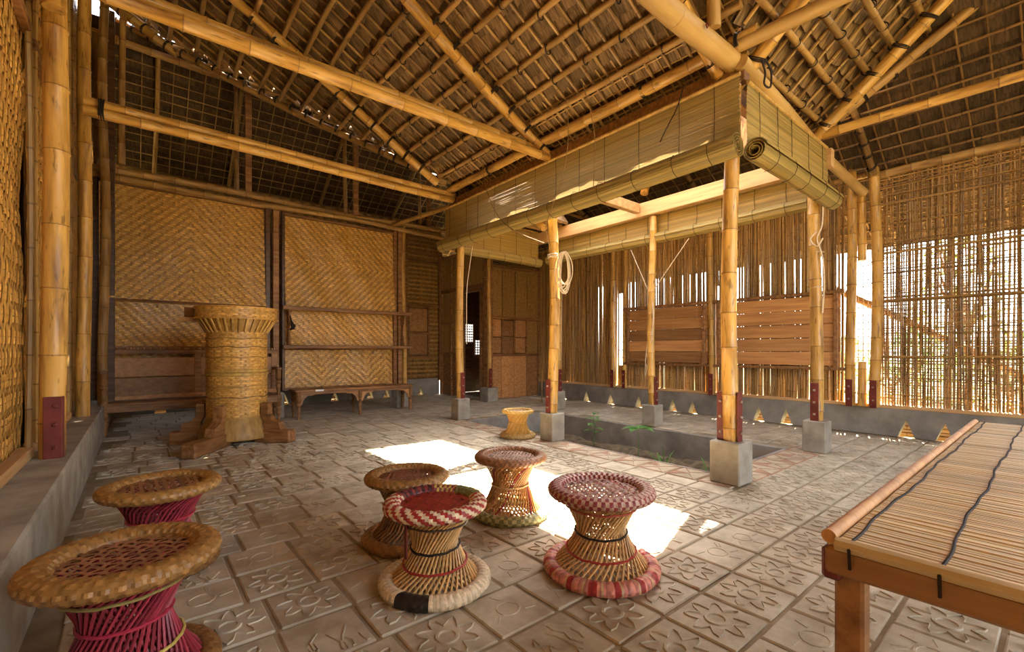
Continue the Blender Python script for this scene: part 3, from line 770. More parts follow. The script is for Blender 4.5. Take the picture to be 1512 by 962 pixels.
single('log_beam', 'thin peeled log laid on the frame corner toward the cot side', (3.80, 1.95, 3.60), (3.84, -1.9, 3.56), .055)
t = single('log_beam', 'peeled log over the short blind reaching the right wall posts', (3.82, 1.70, 3.47), (7.42, 1.70, 3.21), .06)
single('strut_pole', 'short peeled strut standing on the log beam under the thatch', (3.42, 1.72, 3.58), (3.37, 1.70, 3.84), .05, cat='strut')
single('bamboo_beam', 'single bamboo beam running out from the far bed corner under the dark thatch', (5.72, 1.9, 3.43), (5.78, -2.3, 3.43), .045, 'bamboo')
t = single('bamboo_beam', 'long bamboo pole lying above the long blind along the frame', (3.80, 1.55, 3.64), (3.78, 6.35, 3.60), .055, 'bamboo')
for y in (1.7, 2.6, 3.3, 3.95, 5.1, 6.1): ring('lashing', (3.79, y, 3.62), (0, 1, 0), .066, .006, t, 'cord', 3)
single('bamboo_beam', 'slanting bamboo brace between the back partition and the bed corner', (3.72, 8.05, 3.47), (4.0, 6.3, 3.50), .04, 'bamboo')
single('bamboo_beam', 'bamboo pole along the frame side facing the corner room', (3.8, 6.2, 3.62), (6.2, 6.12, 3.58), .045, 'bamboo')
# left wall posts standing on the ledge
for (lab, x, y, r) in (('stout bamboo wall post with a wide dark red steel plate on the concrete ledge', -.44, 4.24, .068), ('slimmer bamboo wall post on the concrete ledge beside the big basket', -.46, 6.62, .062), ('bamboo wall post on the ledge beside the doorway side', -.44, 0.6, .06)):
    t = thing('wall_post', lab, 'post', (x, y, .4))
    pole('pole', (x, y, .40), (x+R.uniform(0, .03), y, 5.95), r, t, 'bamboo', 14, .42, knob=1.06, bend=.006)
    if r > .065:
        bx('steel_bracket', (x+.01, y-r-.008, .60), (.09, .014, .40), 'redpaint', t, ch=.003)
        bx('steel_bracket', (x+.055, y-r+.03, .60), (.014, .07, .40), 'redpaint', t, ch=.003)
        for z in (.47, .62, .74): bxs('bolt', (x+.02, y-r-.02, z), (.022, .014, .022), 'redpaint', t)
        st = pole('short_stub', (x+.02, y-.10, 3.30), (x+.03, y-.10, 4.4), .06, t, 'bamboo', 12, .6)

# ---- roll-up bamboo blinds
def blind(label, p0, p1, out, top, rollz, rr=.10, cords=.36, lift=()):
    p0, p1 = Vector(p0), Vector(p1); L = (p1-p0).length; e = (p1-p0).normalized(); out = Vector(out)
    # local x along the blind, local -y towards 'out'
    mx = Matrix(((e.x, -out.x, 0, p0.x), (e.y, -out.y, 0, p0.y), (0, 0, 1, 0), (0, 0, 0, 1)))
    t = thing('roll_blind', label, 'blind', (p0.x, p0.y, rollz))
    b = B(); z = rollz+rr*.4; n = max(3, int(L/.5)); pit = .0072; k = 0
    while z < top:
        h = pit*R.uniform(1.03, 1.12); s = R.uniform(.50, 1.2); vs = []
        for i in range(n+1):
            x = L*i/n; w = .010*math.sin(x*2.1+1)*math.sin((z-rollz)*5)+R.uniform(-.0015, .0015)
            zz = z+R.uniform(-.0009, .0009); ex = R.uniform(-.008, .008) if i in (0, n) else 0
            vs += [(x+ex, w-.0022, zz), (x+ex, w-.0030, zz+h*.5), (x+ex, w-.0022, zz+h), (x+ex, w+.0022, zz+h*.5)]
        fs = []
        for i in range(n):
            p, q = i*4, i*4+4
            for (a, c) in ((0, 1), (1, 2), (2, 3), (3, 0)): fs.append((p+a, q+a, q+c, p+c))
        b.add(vs, fs, (s, s*R.uniform(.93, 1.03), s*.95)); z += pit; k += 1
    put('slats', b.mesh('slats', 'slat', 0), t, mx, 'stuff')
    # spiral roll, ribbed by its slats, hung on the front of the sheet
    b = B(); sp = []; th = 0; turns = 3.4
    N = int(turns*46)
    for i in range(N+1):
        q = i/N; a = q*turns*2*pi; r_ = rr*(.28+.72*q)+(.0022 if i % 2 else 0)
        sp.append((r_*math.cos(a+.4), r_*math.sin(a+.4)))
    tk = .004; m = 2+int(L/.8); vs = []
    for i in range(m):
        x = -.01+(L+.02)*i/(m-1); sag = .012*math.sin(x*1.4+1)
        for (cy, cz) in sp:
            l_ = math.hypot(cy, cz) or 1
            vs.append((x, cy-rr*.6, rollz+cz+sag)); vs.append((x, cy*(1-tk/l_)-rr*.6, rollz+cz*(1-tk/l_)+sag))
    W_ = 2*len(sp); fs = []; cl = []
    for i in range(m-1):
        for k in range(len(sp)-1):
            a = i*W_+2*k; c = a+W_; s = .55+.6*((k*7919) % 13)/13
            fs += [(a, a+2, c+2, c), (a+1, c+1, c+3, a+3)]; cl += [(s, s, s*.95)]*2
    for i in (0, m-1):
        for k in range(len(sp)-1):
            a = i*W_+2*k; fs.append((a, a+1, a+3, a+2)); cl.append((.8, .75, .7))
    b.add(vs, fs, cl); put('roll', b.mesh('roll', 'slat', 0), t, mx)
    b = B(); b.tube([(0, -.004, top), (L, -.004, top)], .016, 8); put('head_rail', b.mesh('head_rail', 'cane'), t, mx)
    nC = max(2, int(L/cords)); 
    for i in range(nC):
        x = L*(i+.5)/nC+R.uniform(-.05, .05); d = R.uniform(.004, .010)
        pts = [(x, -d, top+.02), (x+R.uniform(-.012, .012), -d-.004, (top+rollz)/2+.05), (x, -d-.006, rollz+rr)]
        for a in range(0, 7): 
            an = pi/2+pi*.18*a; pts.append((x+.006*a, -rr*.6-(rr+.006)*(-math.cos(an)), rollz+(rr+.006)*math.sin(an)))
        b = B(); b.tube(pts, .0026, 5); put('tie_cord', b.mesh('tie_cord', 'cord'), t, mx)
    return t
BZ = 2.715
blind('long bamboo roll blind hanging on the frame side facing the stools', (XN-.145, 6.22, 0), (XN-.145, 1.66, 0), (-1, 0, 0), 3.32, BZ)
blind('short bamboo roll blind with spiral roll end on the frame side by the cot', (XN-.02, 1.66, 0), (XF+.02, 1.66, 0), (0, -1, 0), 3.30, BZ)
blind('bamboo roll blind on the far frame side before the plank panels', (XF+.12, 6.08, 0), (XF+.12, 1.86, 0), (-1, 0, 0), 3.10, 2.74, .08)
blind('bamboo roll blind on the frame side before the corner room', (XN+.1, Y3+.13, 0), (XF+.0, Y3+.13, 0), (0, -1, 0), 3.30, 2.72, .08)

# ---- ropes and strings
def curve_obj(name, label, cat, pts, r, mt='rope', closed=False, parent=None, n=6, sub=6):
    P = [Vector(p) for p in pts]; out = []
    m = len(P)
    for i in range(m if closed else m-1):
        p0, p1, p2, p3 = P[(i-1) % m] if (closed or i) else P[0], P[i], P[(i+1) % m], P[(i+2) % m] if (closed or i+2 < m) else P[-1]
        for k in range(sub):
            t = k/sub; out.append(.5*((2*p1)+(p2-p0)*t+(2*p0-5*p1+4*p2-p3)*t*t+(3*p1-p0-3*p2+p3)*t**3))
    if not closed: out.append(P[-1])
    b = B(); b.tube(out, r, n, closed=closed); o = put(name, b.mesh(name, mt), parent)
    return tag(o, label, cat) if label else o
t = thing('rope_coil', 'white rope hank hung high on the middle bed column', 'rope', (XN+.12, Y2-.1, 2.35))
for k in range(9):
    w, h = R.uniform(.05, .11), R.uniform(.16, .27); cx, cy = XN+.12+R.uniform(-.01, .03), Y2-.12+R.uniform(-.02, .02); ph = R.uniform(-.3, .3)
    pts = []
    for a in range(10):
        an = 2*pi*a/10; dx = w*math.sin(an)*(.6+.4*math.sin(an/2)); dz = -h+h*math.cos(an)
        pts.append((cx+dx*.75+.01*k*.3, cy-dx*.66+ph*.03, 2.30+dz+R.uniform(-.01, .01)))
    curve_obj('rope_loop', None, None, pts, .0065, closed=True, parent=t)
for k in range(3): ring('rope_wrap', (XN+.07, Y2, 2.24+.02*k), (0, 0, 1), .062, .007, t, 'rope', 1)
curve_obj('cord', 'thin brown cord dropping from the thatch past the long blind to the middle column', 'cord', [(3.46, 3.30, 3.72), (3.55, 3.40, 3.2), (3.56, 3.62, 2.72), (3.62, 3.8, 2.52), (3.86, 3.96, 2.32)], .004, 'twine')
curve_obj('cord', 'brown cord hanging as a loop before the long blind near the column top', 'cord', [(3.50, 4.9, 3.62), (3.55, 4.85, 3.2), (3.56, 4.6, 2.80), (3.60, 4.3, 2.56), (3.86, 4.08, 2.42)], .005, 'twine')
curve_obj('cord', 'long thin cord crossing before the long blind from the purlins', 'cord', [(3.40, 3.05, 3.78), (3.55, 3.02, 3.3), (3.57, 3.05, 2.75)], .004, 'twine')
curve_obj('cord', 'dark tangled cord ends at the frame corner by the cot', 'cord', [(3.72, 2.15, 3.42), (3.70, 2.2, 3.25), (3.71, 2.32, 3.10), (3.72, 2.38, 3.02)], .005, 'cord')
curve_obj('cord', 'dark knotted cord hanging at the spiral roll end', 'cord', [(3.95, 1.60, 3.52), (4.0, 1.58, 3.40), (3.96, 1.57, 3.28), (4.08, 1.57, 3.30), (4.12, 1.58, 3.45), (4.02, 1.58, 3.5)], .008, 'cord')
curve_obj('cord', 'pale taut string from the frame to the column facing the carved bench', 'cord', [(4.18, 6.1, 2.78), (4.10, 6.08, 2.4), (4.04, 6.06, 2.02), (4.04, 6.06, 1.2)], .007, 'rope')
px, py = XF+.04, Y2-.17
t = thing('string_tie', 'thin pale strings tied round the middle far column with loops below', 'string', (px, py, 1.93))
curve_obj('string', None, None, [(px-.05, py+.34, 2.62), (px-.05, py+.05, 2.0)], .006, parent=t)
curve_obj('string', None, None, [(px-.05, py-.60, 2.62), (px-.05, py-.05, 1.97)], .006, parent=t)
for z in (1.86, 1.89, 1.92): ring('wrap', (px, py, z), (0, 0, 1), .055, .006, t, 'rope', 1)
for k in range(4):
    d = R.uniform(-.04, .06)
    curve_obj('string_loop', None, None, [(px-.05, py-.03, 1.88), (px-.08+d*.3, py-.07, 1.5), (px-.07, py+.02+d, 1.18), (px-.06, py+.07+d*.5, 1.02-.1*k), (px-.06, py-.02, .95-.12*k if k < 2 else 1.2), (px-.06, py-.05, 1.35), (px-.05, py-.02, 1.8)], .005, parent=t)
px, py = XF-.06, Y1-.06
t = thing('rope_tie', 'brown rope knotted twice round the column by the cane screen', 'rope', (px, py, 2.3))
for z in (2.16, 1.78): ring('wrap', (px, py, z), (0, .15, 1), .066, .007, t, 'rope', 1)
curve_obj('rope_end', None, None, [(px-.03, py-.07, 2.75), (px-.06, py-.07, 2.45), (px-.08, py-.03, 2.3), (px-.07, py-.06, 2.17), (px-.05, py-.08, 2.0), (px-.03, py-.08, 1.8), (px-.05, py-.07, 1.5)], .007, parent=t)
curve_obj('rope_end', None, None, [(px-.07, py-.02, 2.38), (px-.09, py+.03, 2.30), (px-.08, py-.03, 2.22), (px-.07, py-.08, 2.3)], .008, parent=t)
tag(pole('bamboo_stick', (6.6, 7.05, 0), (6.6, 7.05, .70), .014, None, 'cane', 8), 'thin upright bamboo stick standing near the corner room', 'stick')

# ---- plank panels on the right wall
for (lab, y0, y1, nb) in (('wide panel of five horizontal planks fixed to the right wall beside the cane screen', 1.97, 3.70, 5), ('narrower plank panel on the right wall next to the slit window', 3.86, 5.52, 5)):
    t = thing('plank_panel', lab, 'panel', (XR-.05, (y0+y1)/2, .88))
    for k in range(nb):
        h = 1.0/nb; bx('board', (XR-.035, (y0+y1)/2, .88+h*(k+.5)), (.028, y1-y0, h-R.uniform(.005, .010)), 'board', t, rot=Matrix.Rotation(R.uniform(-.0035, .0035), 3, 'X'))
    for yy in (y0+.05, y1-.05): bx('batten', (XR-.07, yy, 1.38), (.04, .05, 1.04), 'wood', t)
    bx('top_rail', (XR-.05, (y0+y1)/2, 1.91), (.08, y1-y0+.1, .05), 'wood', t); bx('bottom_rail', (XR-.05, (y0+y1)/2, .845), (.08, y1-y0+.1, .045), 'wood', t)

# ================================================================= FURNITURE
# ---- cane stools
def stool(label, x, y, h, rt, rb, rw, rimcol, basecol, canecol, seatcol, bands=(), wz=.52, rim=.028, base=.030, seat_hole=.50, rot=0, sp=.022):
    t = thing('cane_stool', label, 'stool', (x, y, 0), 'woven cane stools')
    mx = RZ(rot, (x, y, 0))
    b = B(); n = 180; m = 16        # base ring
    def torus(b, Rr, r, zc, col, ex=1.0, rid=.11):
        vs = []; fs = []; cl = []
        for i in range(n):
            a = 2*pi*i/n
            for k in range(m):
                q = 2*pi*k/m; r2 = r*(1+(rid if (i//2+k//2) % 2 else 0))
                vs.append(((Rr+r2*ex*math.cos(q))*math.cos(a), (Rr+r2*ex*math.cos(q))*math.sin(a), zc+r2*math.sin(q)))
        for i in range(n):
            for k in range(m):
                j = (i+1) % n; l_ = (k+1) % m
                fs.append((i*m+k, j*m+k, j*m+l_, i*m+l_)); cl.append(col(i, k))
        b.add(vs, fs, cl)
    torus(b, rb-base*1.2, base, base*1.02, basecol, 1.2); put('base_ring', b.mesh('base_ring', 'paint', 24), t, mx)
    b = B(); torus(b, rt-rim*1.35, rim, h-rim, rimcol, 1.35); put('seat_rim', b.mesh('seat_rim', 'paint', 24), t, mx)
    # canes: two crossing families through the waist
    b = B(); N = 44; zw = h*wz; R0, R1 = rb-base*1.5, rt-rim*1.5
    tw_ = math.radians(50)
    for fam in (1, -1):
        for k in range(N):
            a = 2*pi*(k+(.5 if fam < 0 else 0))/N; pts = []
            for (r_, z_, f_) in ((R0, base*1.2, -1.0), (rw+(R0-rw)*.40, zw*.52, -.48), (rw, zw, 0), (rw+(R1-rw)*.44, zw+(h-zw)*.50, .5), (R1, h-rim*1.2, 1.0)):
                an = a+fam*f_*tw_*(.7 if z_ < zw else 1); r_ = r_-(.011 if fam < 0 else 0); pts.append((r_*math.cos(an), r_*math.sin(an), z_))
            c = canecol(k, fam); b.tube(pts, .0052, 5, col=lambda i, q, c=c: c(i) if callable(c) else c)
    put('cane_waist', b.mesh('cane_waist', 'paint', 60), t, mx, 'stuff')
    # inner liner strips keep the waist from being see-through
    # seat: two layers of flat strips with open squares
    b = B(); Rs = rt-rim*1.6; z0 = h-rim*.85; nn = int(Rs*2/sp)
    for fam in (0, 1):
        for i in range(nn+1):
            u = -Rs+2*Rs*i/nn; hl = math.sqrt(max(0, Rs*Rs-u*u))
            if hl < .02: continue
            K = max(2, int(2*hl/sp)); w = sp*(1-seat_hole)*.5+.0015; vs = []
            for k in range(K+1):
                v = -hl+2*hl*k/K; z = z0+.0028*(1 if (int((v+Rs)/sp)+i+fam) % 2 else -1)
                vs += [(u-w, v, z), (u+w, v, z)] if fam == 0 else [(v, u-w, z), (v, u+w, z)]
            q = [(2*k, 2*k+1, 2*k+3, 2*k+2) if fam == 0 else (2*k, 2*k+2, 2*k+3, 2*k+1) for k in range(K)]
            c = seatcol(i, fam); b.add(vs, q, c)
    put('seat_weave', b.mesh('seat_weave', 'paint', 60), t, mx @ Matrix.Rotation(.5, 4, 'Z'), 'stuff')
    for (zf, col, tl) in bands:
        z = h*zf
        # radius of the cane surface at this height
        if zf < wz: f = (wz-zf)/wz; r_ = rw+(R0-rw)*f**1.3
        else: f = (zf-wz)/(1-wz); r_ = rw+(R1-rw)*f**1.2
        b = B(); b.tube([((r_+.008+.0025*(k % 2))*math.cos(2*pi*k/40), (r_+.008+.0025*(k % 2))*math.sin(2*pi*k/40), z+tl*math.cos(2*pi*k/40)+.002*((k//2) % 2)) for k in range(40)], .0055, 5, col=col, closed=True)
        put('band', b.mesh('band', 'paint'), t, mx)
    return t
tan, honey, brown = (.55, .34, .13), (.60, .33, .09), (.30, .15, .05)
red, cream, black, green, yel, pink, mar = (.33, .03, .025), (.66, .52, .33), (.02, .016, .014), (.18, .19, .06), (.60, .47, .12), (.55, .20, .14), (.20, .035, .030)
def vary(c, i, k, s=.18):
    t = 1+s*(((i*73+k*151) % 17)/8.5-1); return tuple(x*t for x in c)
def braid(c, c2=None): return lambda i, k: vary(c if ((i//2+k) % 4) < 2 else (c2 or tuple(x*.76 for x in c)), i//2, k, .12)
def checks(c1, c2, w=2): return lambda i, k: vary(c1 if ((i//w+k//2) % 2) else c2, i//w, k//2, .12)
def twillc(c1, c2): return lambda i, k: c1 if ((i//2+k) % 4) < 2 else c2
# red seat stool, cream/red rim with yellow-green stretch, black patch on the base
def rim_f(i, k):
    a = i/180*360
    if 20 < a < 55: return vary(yel if (i//2+k//2) % 2 else mar, i, k)
    if 335 < a or a < 20: return vary((.16, .15, .05), i, k)
    if 55 <= a < 120: return vary(mar if (i//3) % 2 else (.06, .02, .02), i, k)
    return vary(cream if ((i//2+k) % 4) < 2 else red, i//2, k//2, .10)
def base_f(i, k):
    a = i/180*360
    if 190 < a < 228: return black
    return vary(cream, i, 0, .22)
gcane = lambda k, f: vary((.62, .38, .15), k, f, .25)
st = stool('low cane stool with red seat, cream-and-red twisted rim and black patch on base', 1.08, 1.885, .41, .238, .258, .100, rim_f, base_f, gcane, lambda i, f: vary((.34, .035, .025), i, f, .3),
      [(.46, black, .006), (.74, (.05, .03, .02), -.004), (.28, red, .006)], .5, rot=.1, seat_hole=.36)
a_ = math.radians(183); bx('red_ribbon', (1.08+.155*math.cos(a_), 1.885+.155*math.sin(a_), .265), (.006, .020, .20), 'redpaint', st, rot=a_, ch=.001)
stool('cane stool with red-and-white chequered rim, speckled seat and pink wrapped base', 1.79, 1.48, .430, .262, .285, .116, checks((.24, .035, .035), (.55, .36, .26)), lambda i, k: (vary(pink, i, 0, .35) if (i//4) % 3 else vary(red, i, 0)) if i % 9 else (.5, .33, .16), gcane,
      lambda i, f: [(.50, .30, .24), (.36, .06, .05), (.42, .26, .20), (.30, .12, .10)][(i+f) % 4], [(.47, black, .005), (.27, red, .008), (.78, (.4, .08, .05), .004)], .5, rot=.7)
stool('tall honey cane stool with brown rim, green and yellow chequered base ring', 1.93, 2.37, .415, .238, .258, .112, braid((.28, .12, .045)), checks((.42, .38, .16), (.20, .19, .07), 3), lambda k, f: vary((.50, .25, .07), k, f, .3) if k % 9 else red,
      lambda i, f: vary((.42, .27, .20), i, f, .3), [(.5, tan, .004)], .52, rot=.2)
stool('plain brown cane stool standing behind the red seat stool', 1.20, 2.42, .40, .235, .25, .108, braid((.33, .16, .045)), braid((.32, .155, .045)), lambda k, f: vary((.26, .13, .05), k, f, .3),
      lambda i, f: vary((.25, .09, .05), i, f, .3), [(.5, brown, .003)], .5, rot=.5)
stool('small yellow cane stool beside the bed and the rope-hung column', 3.72, 4.42, .355, .20, .225, .105, braid((.62, .38, .10)), braid((.48, .30, .10)), lambda k, f: vary((.64, .36, .08), k, f, .2),
      lambda i, f: vary((.50, .33, .22), i, f, .3), [(.55, honey, .003)], .55, rim=.025)
mcane = lambda k, f: vary((.30, .030, .045), k, f, .35)
stool('large brown-rimmed stool with maroon canes close to the concrete ledge', -.03, 1.96, .45, .260, .262, .112, braid((.32, .155, .042)), braid((.28, .13, .04)), mcane, lambda i, f: vary((.30, .13, .06), i, f, .3),
      [(.52, (.42, .03, .06), .004), (.30, yel, .006), (.76, (.26, .2, .06), .004)], .5, rim=.032, rot=.4, sp=.031, seat_hole=.62)
stool('brown-rimmed stool with maroon canes behind its larger twin by the ledge', .09, 2.91, .44, .255, .25, .114, braid((.36, .18, .048)), braid((.28, .13, .04)), mcane, lambda i, f: vary((.30, .14, .06), i, f, .3),
      [(.6, (.42, .03, .05), .004)], .5, rot=1.1, sp=.031, seat_hole=.62)

# ---- big standing basket on timber feet
bxp, byp = .93, 6.40
t = thing('standing_basket', 'tall woven grain basket with flared stave collar on timber feet', 'basket', (bxp, byp, 0))
mxb = T((bxp, byp, 0))
b = B(); Rb = .315; prof = [(Rb-.012, .30), (Rb-.012, 1.34)]
b.lathe(prof, 40, col=lambda i, k: (.5, .45, .4))
NU = 84; NV = 44; su = 2*pi/NU; sv = 1.04/NV
weave(b, NU, NV, su, sv, lambda i, j: ((i+2*(j//1)) % 4) == 0, lambda u, v, o: ((Rb+o)*math.cos(u), (Rb+o)*math.sin(u), .30+v), .006, (1, 1, 1), (.85, .82, .78), gap=.05)
put('woven_body', b.mesh('woven_body', 'woven', 60), t, mxb, 'stuff')
for z in (.82, .86): 
    b = B(); b.lathe([(Rb, z-.018), (Rb+.018, z-.012), (Rb+.020, z+.012), (Rb, z+.018)], 48, col=lambda i, k: (.85, .9, .7)); put('hoop', b.mesh('hoop', 'cane'), t, mxb)
for z in (.55, .68, 1.02, 1.14, 1.24):
    b = B(); b.tube([((Rb+.008)*math.cos(q*pi/20), (Rb+.008)*math.sin(q*pi/20), z+.006*math.sin(q)) for q in range(40)], .006, 5, closed=True, col=(.6, .55, .5)); put('thin_hoop', b.mesh('thin_hoop', 'cane'), t, mxb)
b = B(); b.lathe([(Rb-.01, .34), (Rb+.01, .30), (Rb+.06, .16), (Rb+.085, .10), (Rb+.08, .06), (.1, .055)], 44); put('flared_foot', b.mesh('flared_foot', 'cane', 50), t, mxb)
b = B(); Rc = .435
b.lathe([(Rb-.01, 1.30), (Rc-.03, 1.47), (Rc-.035, 1.60), (Rc-.05, 1.60), (Rb-.03, 1.30)], 44, col=lambda i, k: (.55, .5, .42))
put('collar', b.mesh('collar', 'woven', 60), t, mxb)
for k in range(34):
    a = 2*pi*k/34; p0 = Vector((bxp+(Rb+.006)*math.cos(a), byp+(Rb+.006)*math.sin(a), 1.31)); p1 = Vector((bxp+(Rc-.012)*math.cos(a+.03), byp+(Rc-.012)*math.sin(a+.03), 1.475))
    if '_stv' not in globals():
        _b = B(); _b.box((0, 0, .5), (.024, .012, 1), ch=.003); _stv = _b.mesh('stave', 'cane', 30)
    d = (p1-p0); zax = d.normalized(); xax = Vector((-math.sin(a), math.cos(a), 0)); yax = zax.cross(xax)
    m4 = Matrix(((xax.x, yax.x, zax.x, p0.x), (xax.y, yax.y, zax.y, p0.y), (xax.z, yax.z, zax.z, p0.z), (0, 0, 0, 1))) @ Matrix.Diagonal((1, 1, d.length, 1))
    put('stave', _stv, t, m4)
b = B()
weave(b, 96, 5, 2*pi/96, .024, lambda i, j: ((i+2*j) % 4) == 0, lambda u, v, o: ((Rc-.012+o)*math.cos(u), (Rc-.012+o)*math.sin(u), 1.475+v), .006, (1, 1, 1), (.85, .82, .78), gap=.05)
for z in (1.47, 1.60): b.tube([(Rc*math.cos(q*pi/24), Rc*math.sin(q*pi/24), z) for q in range(48)], .011, 6, closed=True, col=(.85, .8, .7))
put('top_band', b.mesh('top_band', 'woven', 60), t, mxb)
# collar handle on its left side
ux = Vector((-math.sin(math.radians(50.6)), math.cos(math.radians(50.6)), 0))   # towards the left wall
hp = Vector((bxp, byp, 0))+ux*.50
bx('handle_block', (hp.x, hp.y, 1.56), (.22, .12, .12), 'wood', t, rot=math.atan2(ux.y, ux.x))
hp2 = hp+ux*.08
bx('handle_bar', (hp2.x+.02, hp2.y-.06, 1.475), (.34, .06, .055), 'beam_wood', t, rot=math.atan2(ux.y, ux.x)+.25)
for sgn in (1, -1):
    d = Vector((-.56, -.83, 0)) if sgn > 0 else Vector((.55, -.83, 0))
for (ex, ey) in ((.42, 5.68), (1.38, 5.95), (.36, 6.62), (1.42, 6.95)):
    dv = Vector((ex-bxp, ey-byp, 0)); L = dv.length; an = math.atan2(dv.y, dv.x); dn = dv.normalized()
    c = Vector((bxp, byp, 0))+dn*(L*.5+.17)
    bx('foot_beam', (c.x, c.y, .075), (L-.20, .15, .15), 'wood', t, rot=an, ch=.012)
    b = B(); b.prism([(.30, .15), (.58, .15), (.56, .24), (.47, .27), (.42, .33), (.415, .47), (.335, .47), (.335, .33), (.38, .24)], 1, -.05, .05)
    put('foot_bracket', b.mesh('foot_bracket', 'wood', 25, fix=True), t, RZ(an, (bxp, byp, 0)))

# ---- benches
def turned(name, x, y, z0, z1, r, mt, parent):
    L = z1-z0; b = B()
    pr = [(0, .55), (.06, .75), (.10, .55), (.3, .8), (.42, .95), (.46, .6), (.5, 1.0), (.56, 1.0), (.60, .6), (.66, 1.05), (1, 1.05)]
    b.lathe([(r*q, L*f) for f, q in pr], 12, caps=(True, True)); return put(name, b.mesh(name, mt, 50), parent, T((x, y, z0)))
t = thing('carved_bench', 'long low wooden bench with curved leg brackets under the wall rack', 'bench', (2.9, 7.86, 0))
BX0, BX1, BY0, BY1 = 1.93, 3.92, 7.68, 8.06
for k, (y0, y1) in enumerate(((BY0, BY0+.12), (BY0+.13, BY0+.25), (BY0+.26, BY1))): bx('seat_plank', ((BX0+BX1)/2, (y0+y1)/2, .455), (BX1-BX0+.06, y1-y0, .03), 'wood', t)
bx('apron', ((BX0+BX1)/2, BY0+.03, .415), (BX1-BX0, .03, .055), 'wood', t); bx('apron', ((BX0+BX1)/2, BY1-.03, .415), (BX1-BX0, .03, .055), 'wood', t)
for x in (BX0+.03, (BX0+BX1)/2+.02, BX1-.03):
    for y in (BY0+.035, BY1-.035): turned('leg', x, y, 0, .44, .036, 'wood', t)
    for sg in (-1, 1):
        if BX0 < x+sg*.1 < BX1:
            b = B(); q = [(.02*sg, .40), (.24*sg, .40), (.23*sg, .375), (.13*sg, .37), (.07*sg, .31), (.05*sg, .24), (.02*sg, .22)]
            b.prism(q, 1, -.015, .015); put('bracket', b.mesh('bracket', 'board', 25, fix=True), t, T((x, BY0+.035, 0)))
for x in (2.35, 2.92, 3.5):
    bx('strap', (x, BY0+.2, .476), (.05, .42, .012), 'darkwood', t, rot=R.uniform(-.5, .5))
bx('white_tag', (2.27, BY0-.004, .452), (.13, .012, .03), 'paint', t)
t = thing('settle', 'wooden settle with panelled back and turned legs behind the big basket', 'bench', (.72, 7.9, 0))
SX0, SX1, SY0, SY1 = -.38, 1.72, 7.72, 8.10
for k in range(2): bx('back_plank', ((SX0+SX1)/2, SY1-.04, .60+.27*k), (SX1-SX0-.16, .025, .262), 'board', t)
bx('back_rail', ((SX0+SX1)/2, SY1-.045, .46), (SX1-SX0, .04, .06), 'board', t)
for x in (SX0+.04, (SX0+SX1)/2, SX1-.04): bx('back_stile', (x, SY1-.03, .72), (.09, .05, .72), 'wood', t)
bx('back_rail', ((SX0+SX1)/2, SY1-.03, 1.08), (SX1-SX0+.02, .06, .06), 'wood', t)
for k in range(60): bxs('crest_knob', (SX0+.02+(SX1-SX0-.02)*k/59, SY1-.035, 1.125), (.022, .03, .03), 'board', t)
for k in range(3): bx('seat_plank', ((SX0+SX1)/2, SY0+.06+.115*k, .40), (SX1-SX0, .11, .03), 'wood', t)
bx('apron', ((SX0+SX1)/2, SY0+.02, .345), (SX1-SX0-.02, .03, .09), 'wood', t)
for x in (SX0+.04, (SX0+SX1)/2, SX1-.04):
    for y in (SY0+.04, SY1-.04): turned('leg', x, y, 0, .39, .04, 'wood', t)
for x in (SX0+.04, SX1-.04):
    turned('arm_post', x, SY0+.05, .41, .80, .04, 'wood', t); bx('arm', (x, (SY0+SY1)/2, .82), (.07, .42, .04), 'wood', t)
# ---- wall rack over the carved bench
t = thing('wall_rack', 'two long wooden rails on crossed brackets above the carved bench', 'rack', (2.92, 8.1, 1.1))
for (z, h) in ((1.79, .06), (1.16, .05)): bx('rail', (2.92, 7.99, z), (2.26, .10, h), 'wood', t)
for x in (1.90, 3.92):
    for sg in (-1, 1): 
        bx('cross_brace', (x, 8.08, 1.47), (.035, .03, .62), 'wood', t, rot=Matrix.Rotation(sg*.28, 3, 'X'))
    bx('side_bar', (x, 8.08, 1.79), (.05, .22, .05), 'wood', t); bx('side_bar', (x, 8.08, 1.16), (.05, .22, .045), 'wood', t)
t2 = thing('iron_hook', 'black iron hook hanging under the rack end beside the basket', 'hook', (1.90, 7.9, 1.5))
b = B(); b.tube([(1.90, 7.97, 1.66), (1.905, 7.94, 1.58), (1.92, 7.93, 1.52), (1.93, 7.94, 1.46), (1.89, 7.95, 1.43)], [.008, .012, .03, .034, .012], 8); put('hook', b.mesh('hook', 'cord'), t2)
b = B(); b.box((1.94, 7.95, 1.50), (.07, .03, .05), .3, ch=.006); put('plate', b.mesh('plate', 'cord', 30), t2)

# ---- bamboo cot in the foreground
tz = .72; TX0, TX1, TY1, TY0 = 1.09, 3.44, .325, -.85
t = thing('bamboo_cot', 'wooden cot topped with a stitched split-bamboo mat', 'table', (2.2, -.2, 0))
x = TX0+.012; 
_sl = []
for s in range(5):
    b = B(); rr_ = random.Random(s); w = .0148
    n = 6; vs = []
    for i in range(n+1):
        yy = TY0+(TY1-.035-TY0)*i/n; d = rr_.uniform(-.0012, .0012)
        vs += [(-w/2+d, yy, -.004), (-w*.3+d, yy, .0025), (w*.3+d, yy, .0025), (w/2+d, yy, -.004)]
    fs = []
    for i in range(n):
        for k in range(3): fs.append((i*4+k, i*4+k+1, i*4+k+5, i*4+k+4))
    c = rr_.uniform(.85, 1.12); b.add(vs, fs, (c, c*rr_.uniform(.93, 1.0), c*rr_.uniform(.85, 1.0))); _sl.append(b.mesh('mat_slat', 'matslat', 0))
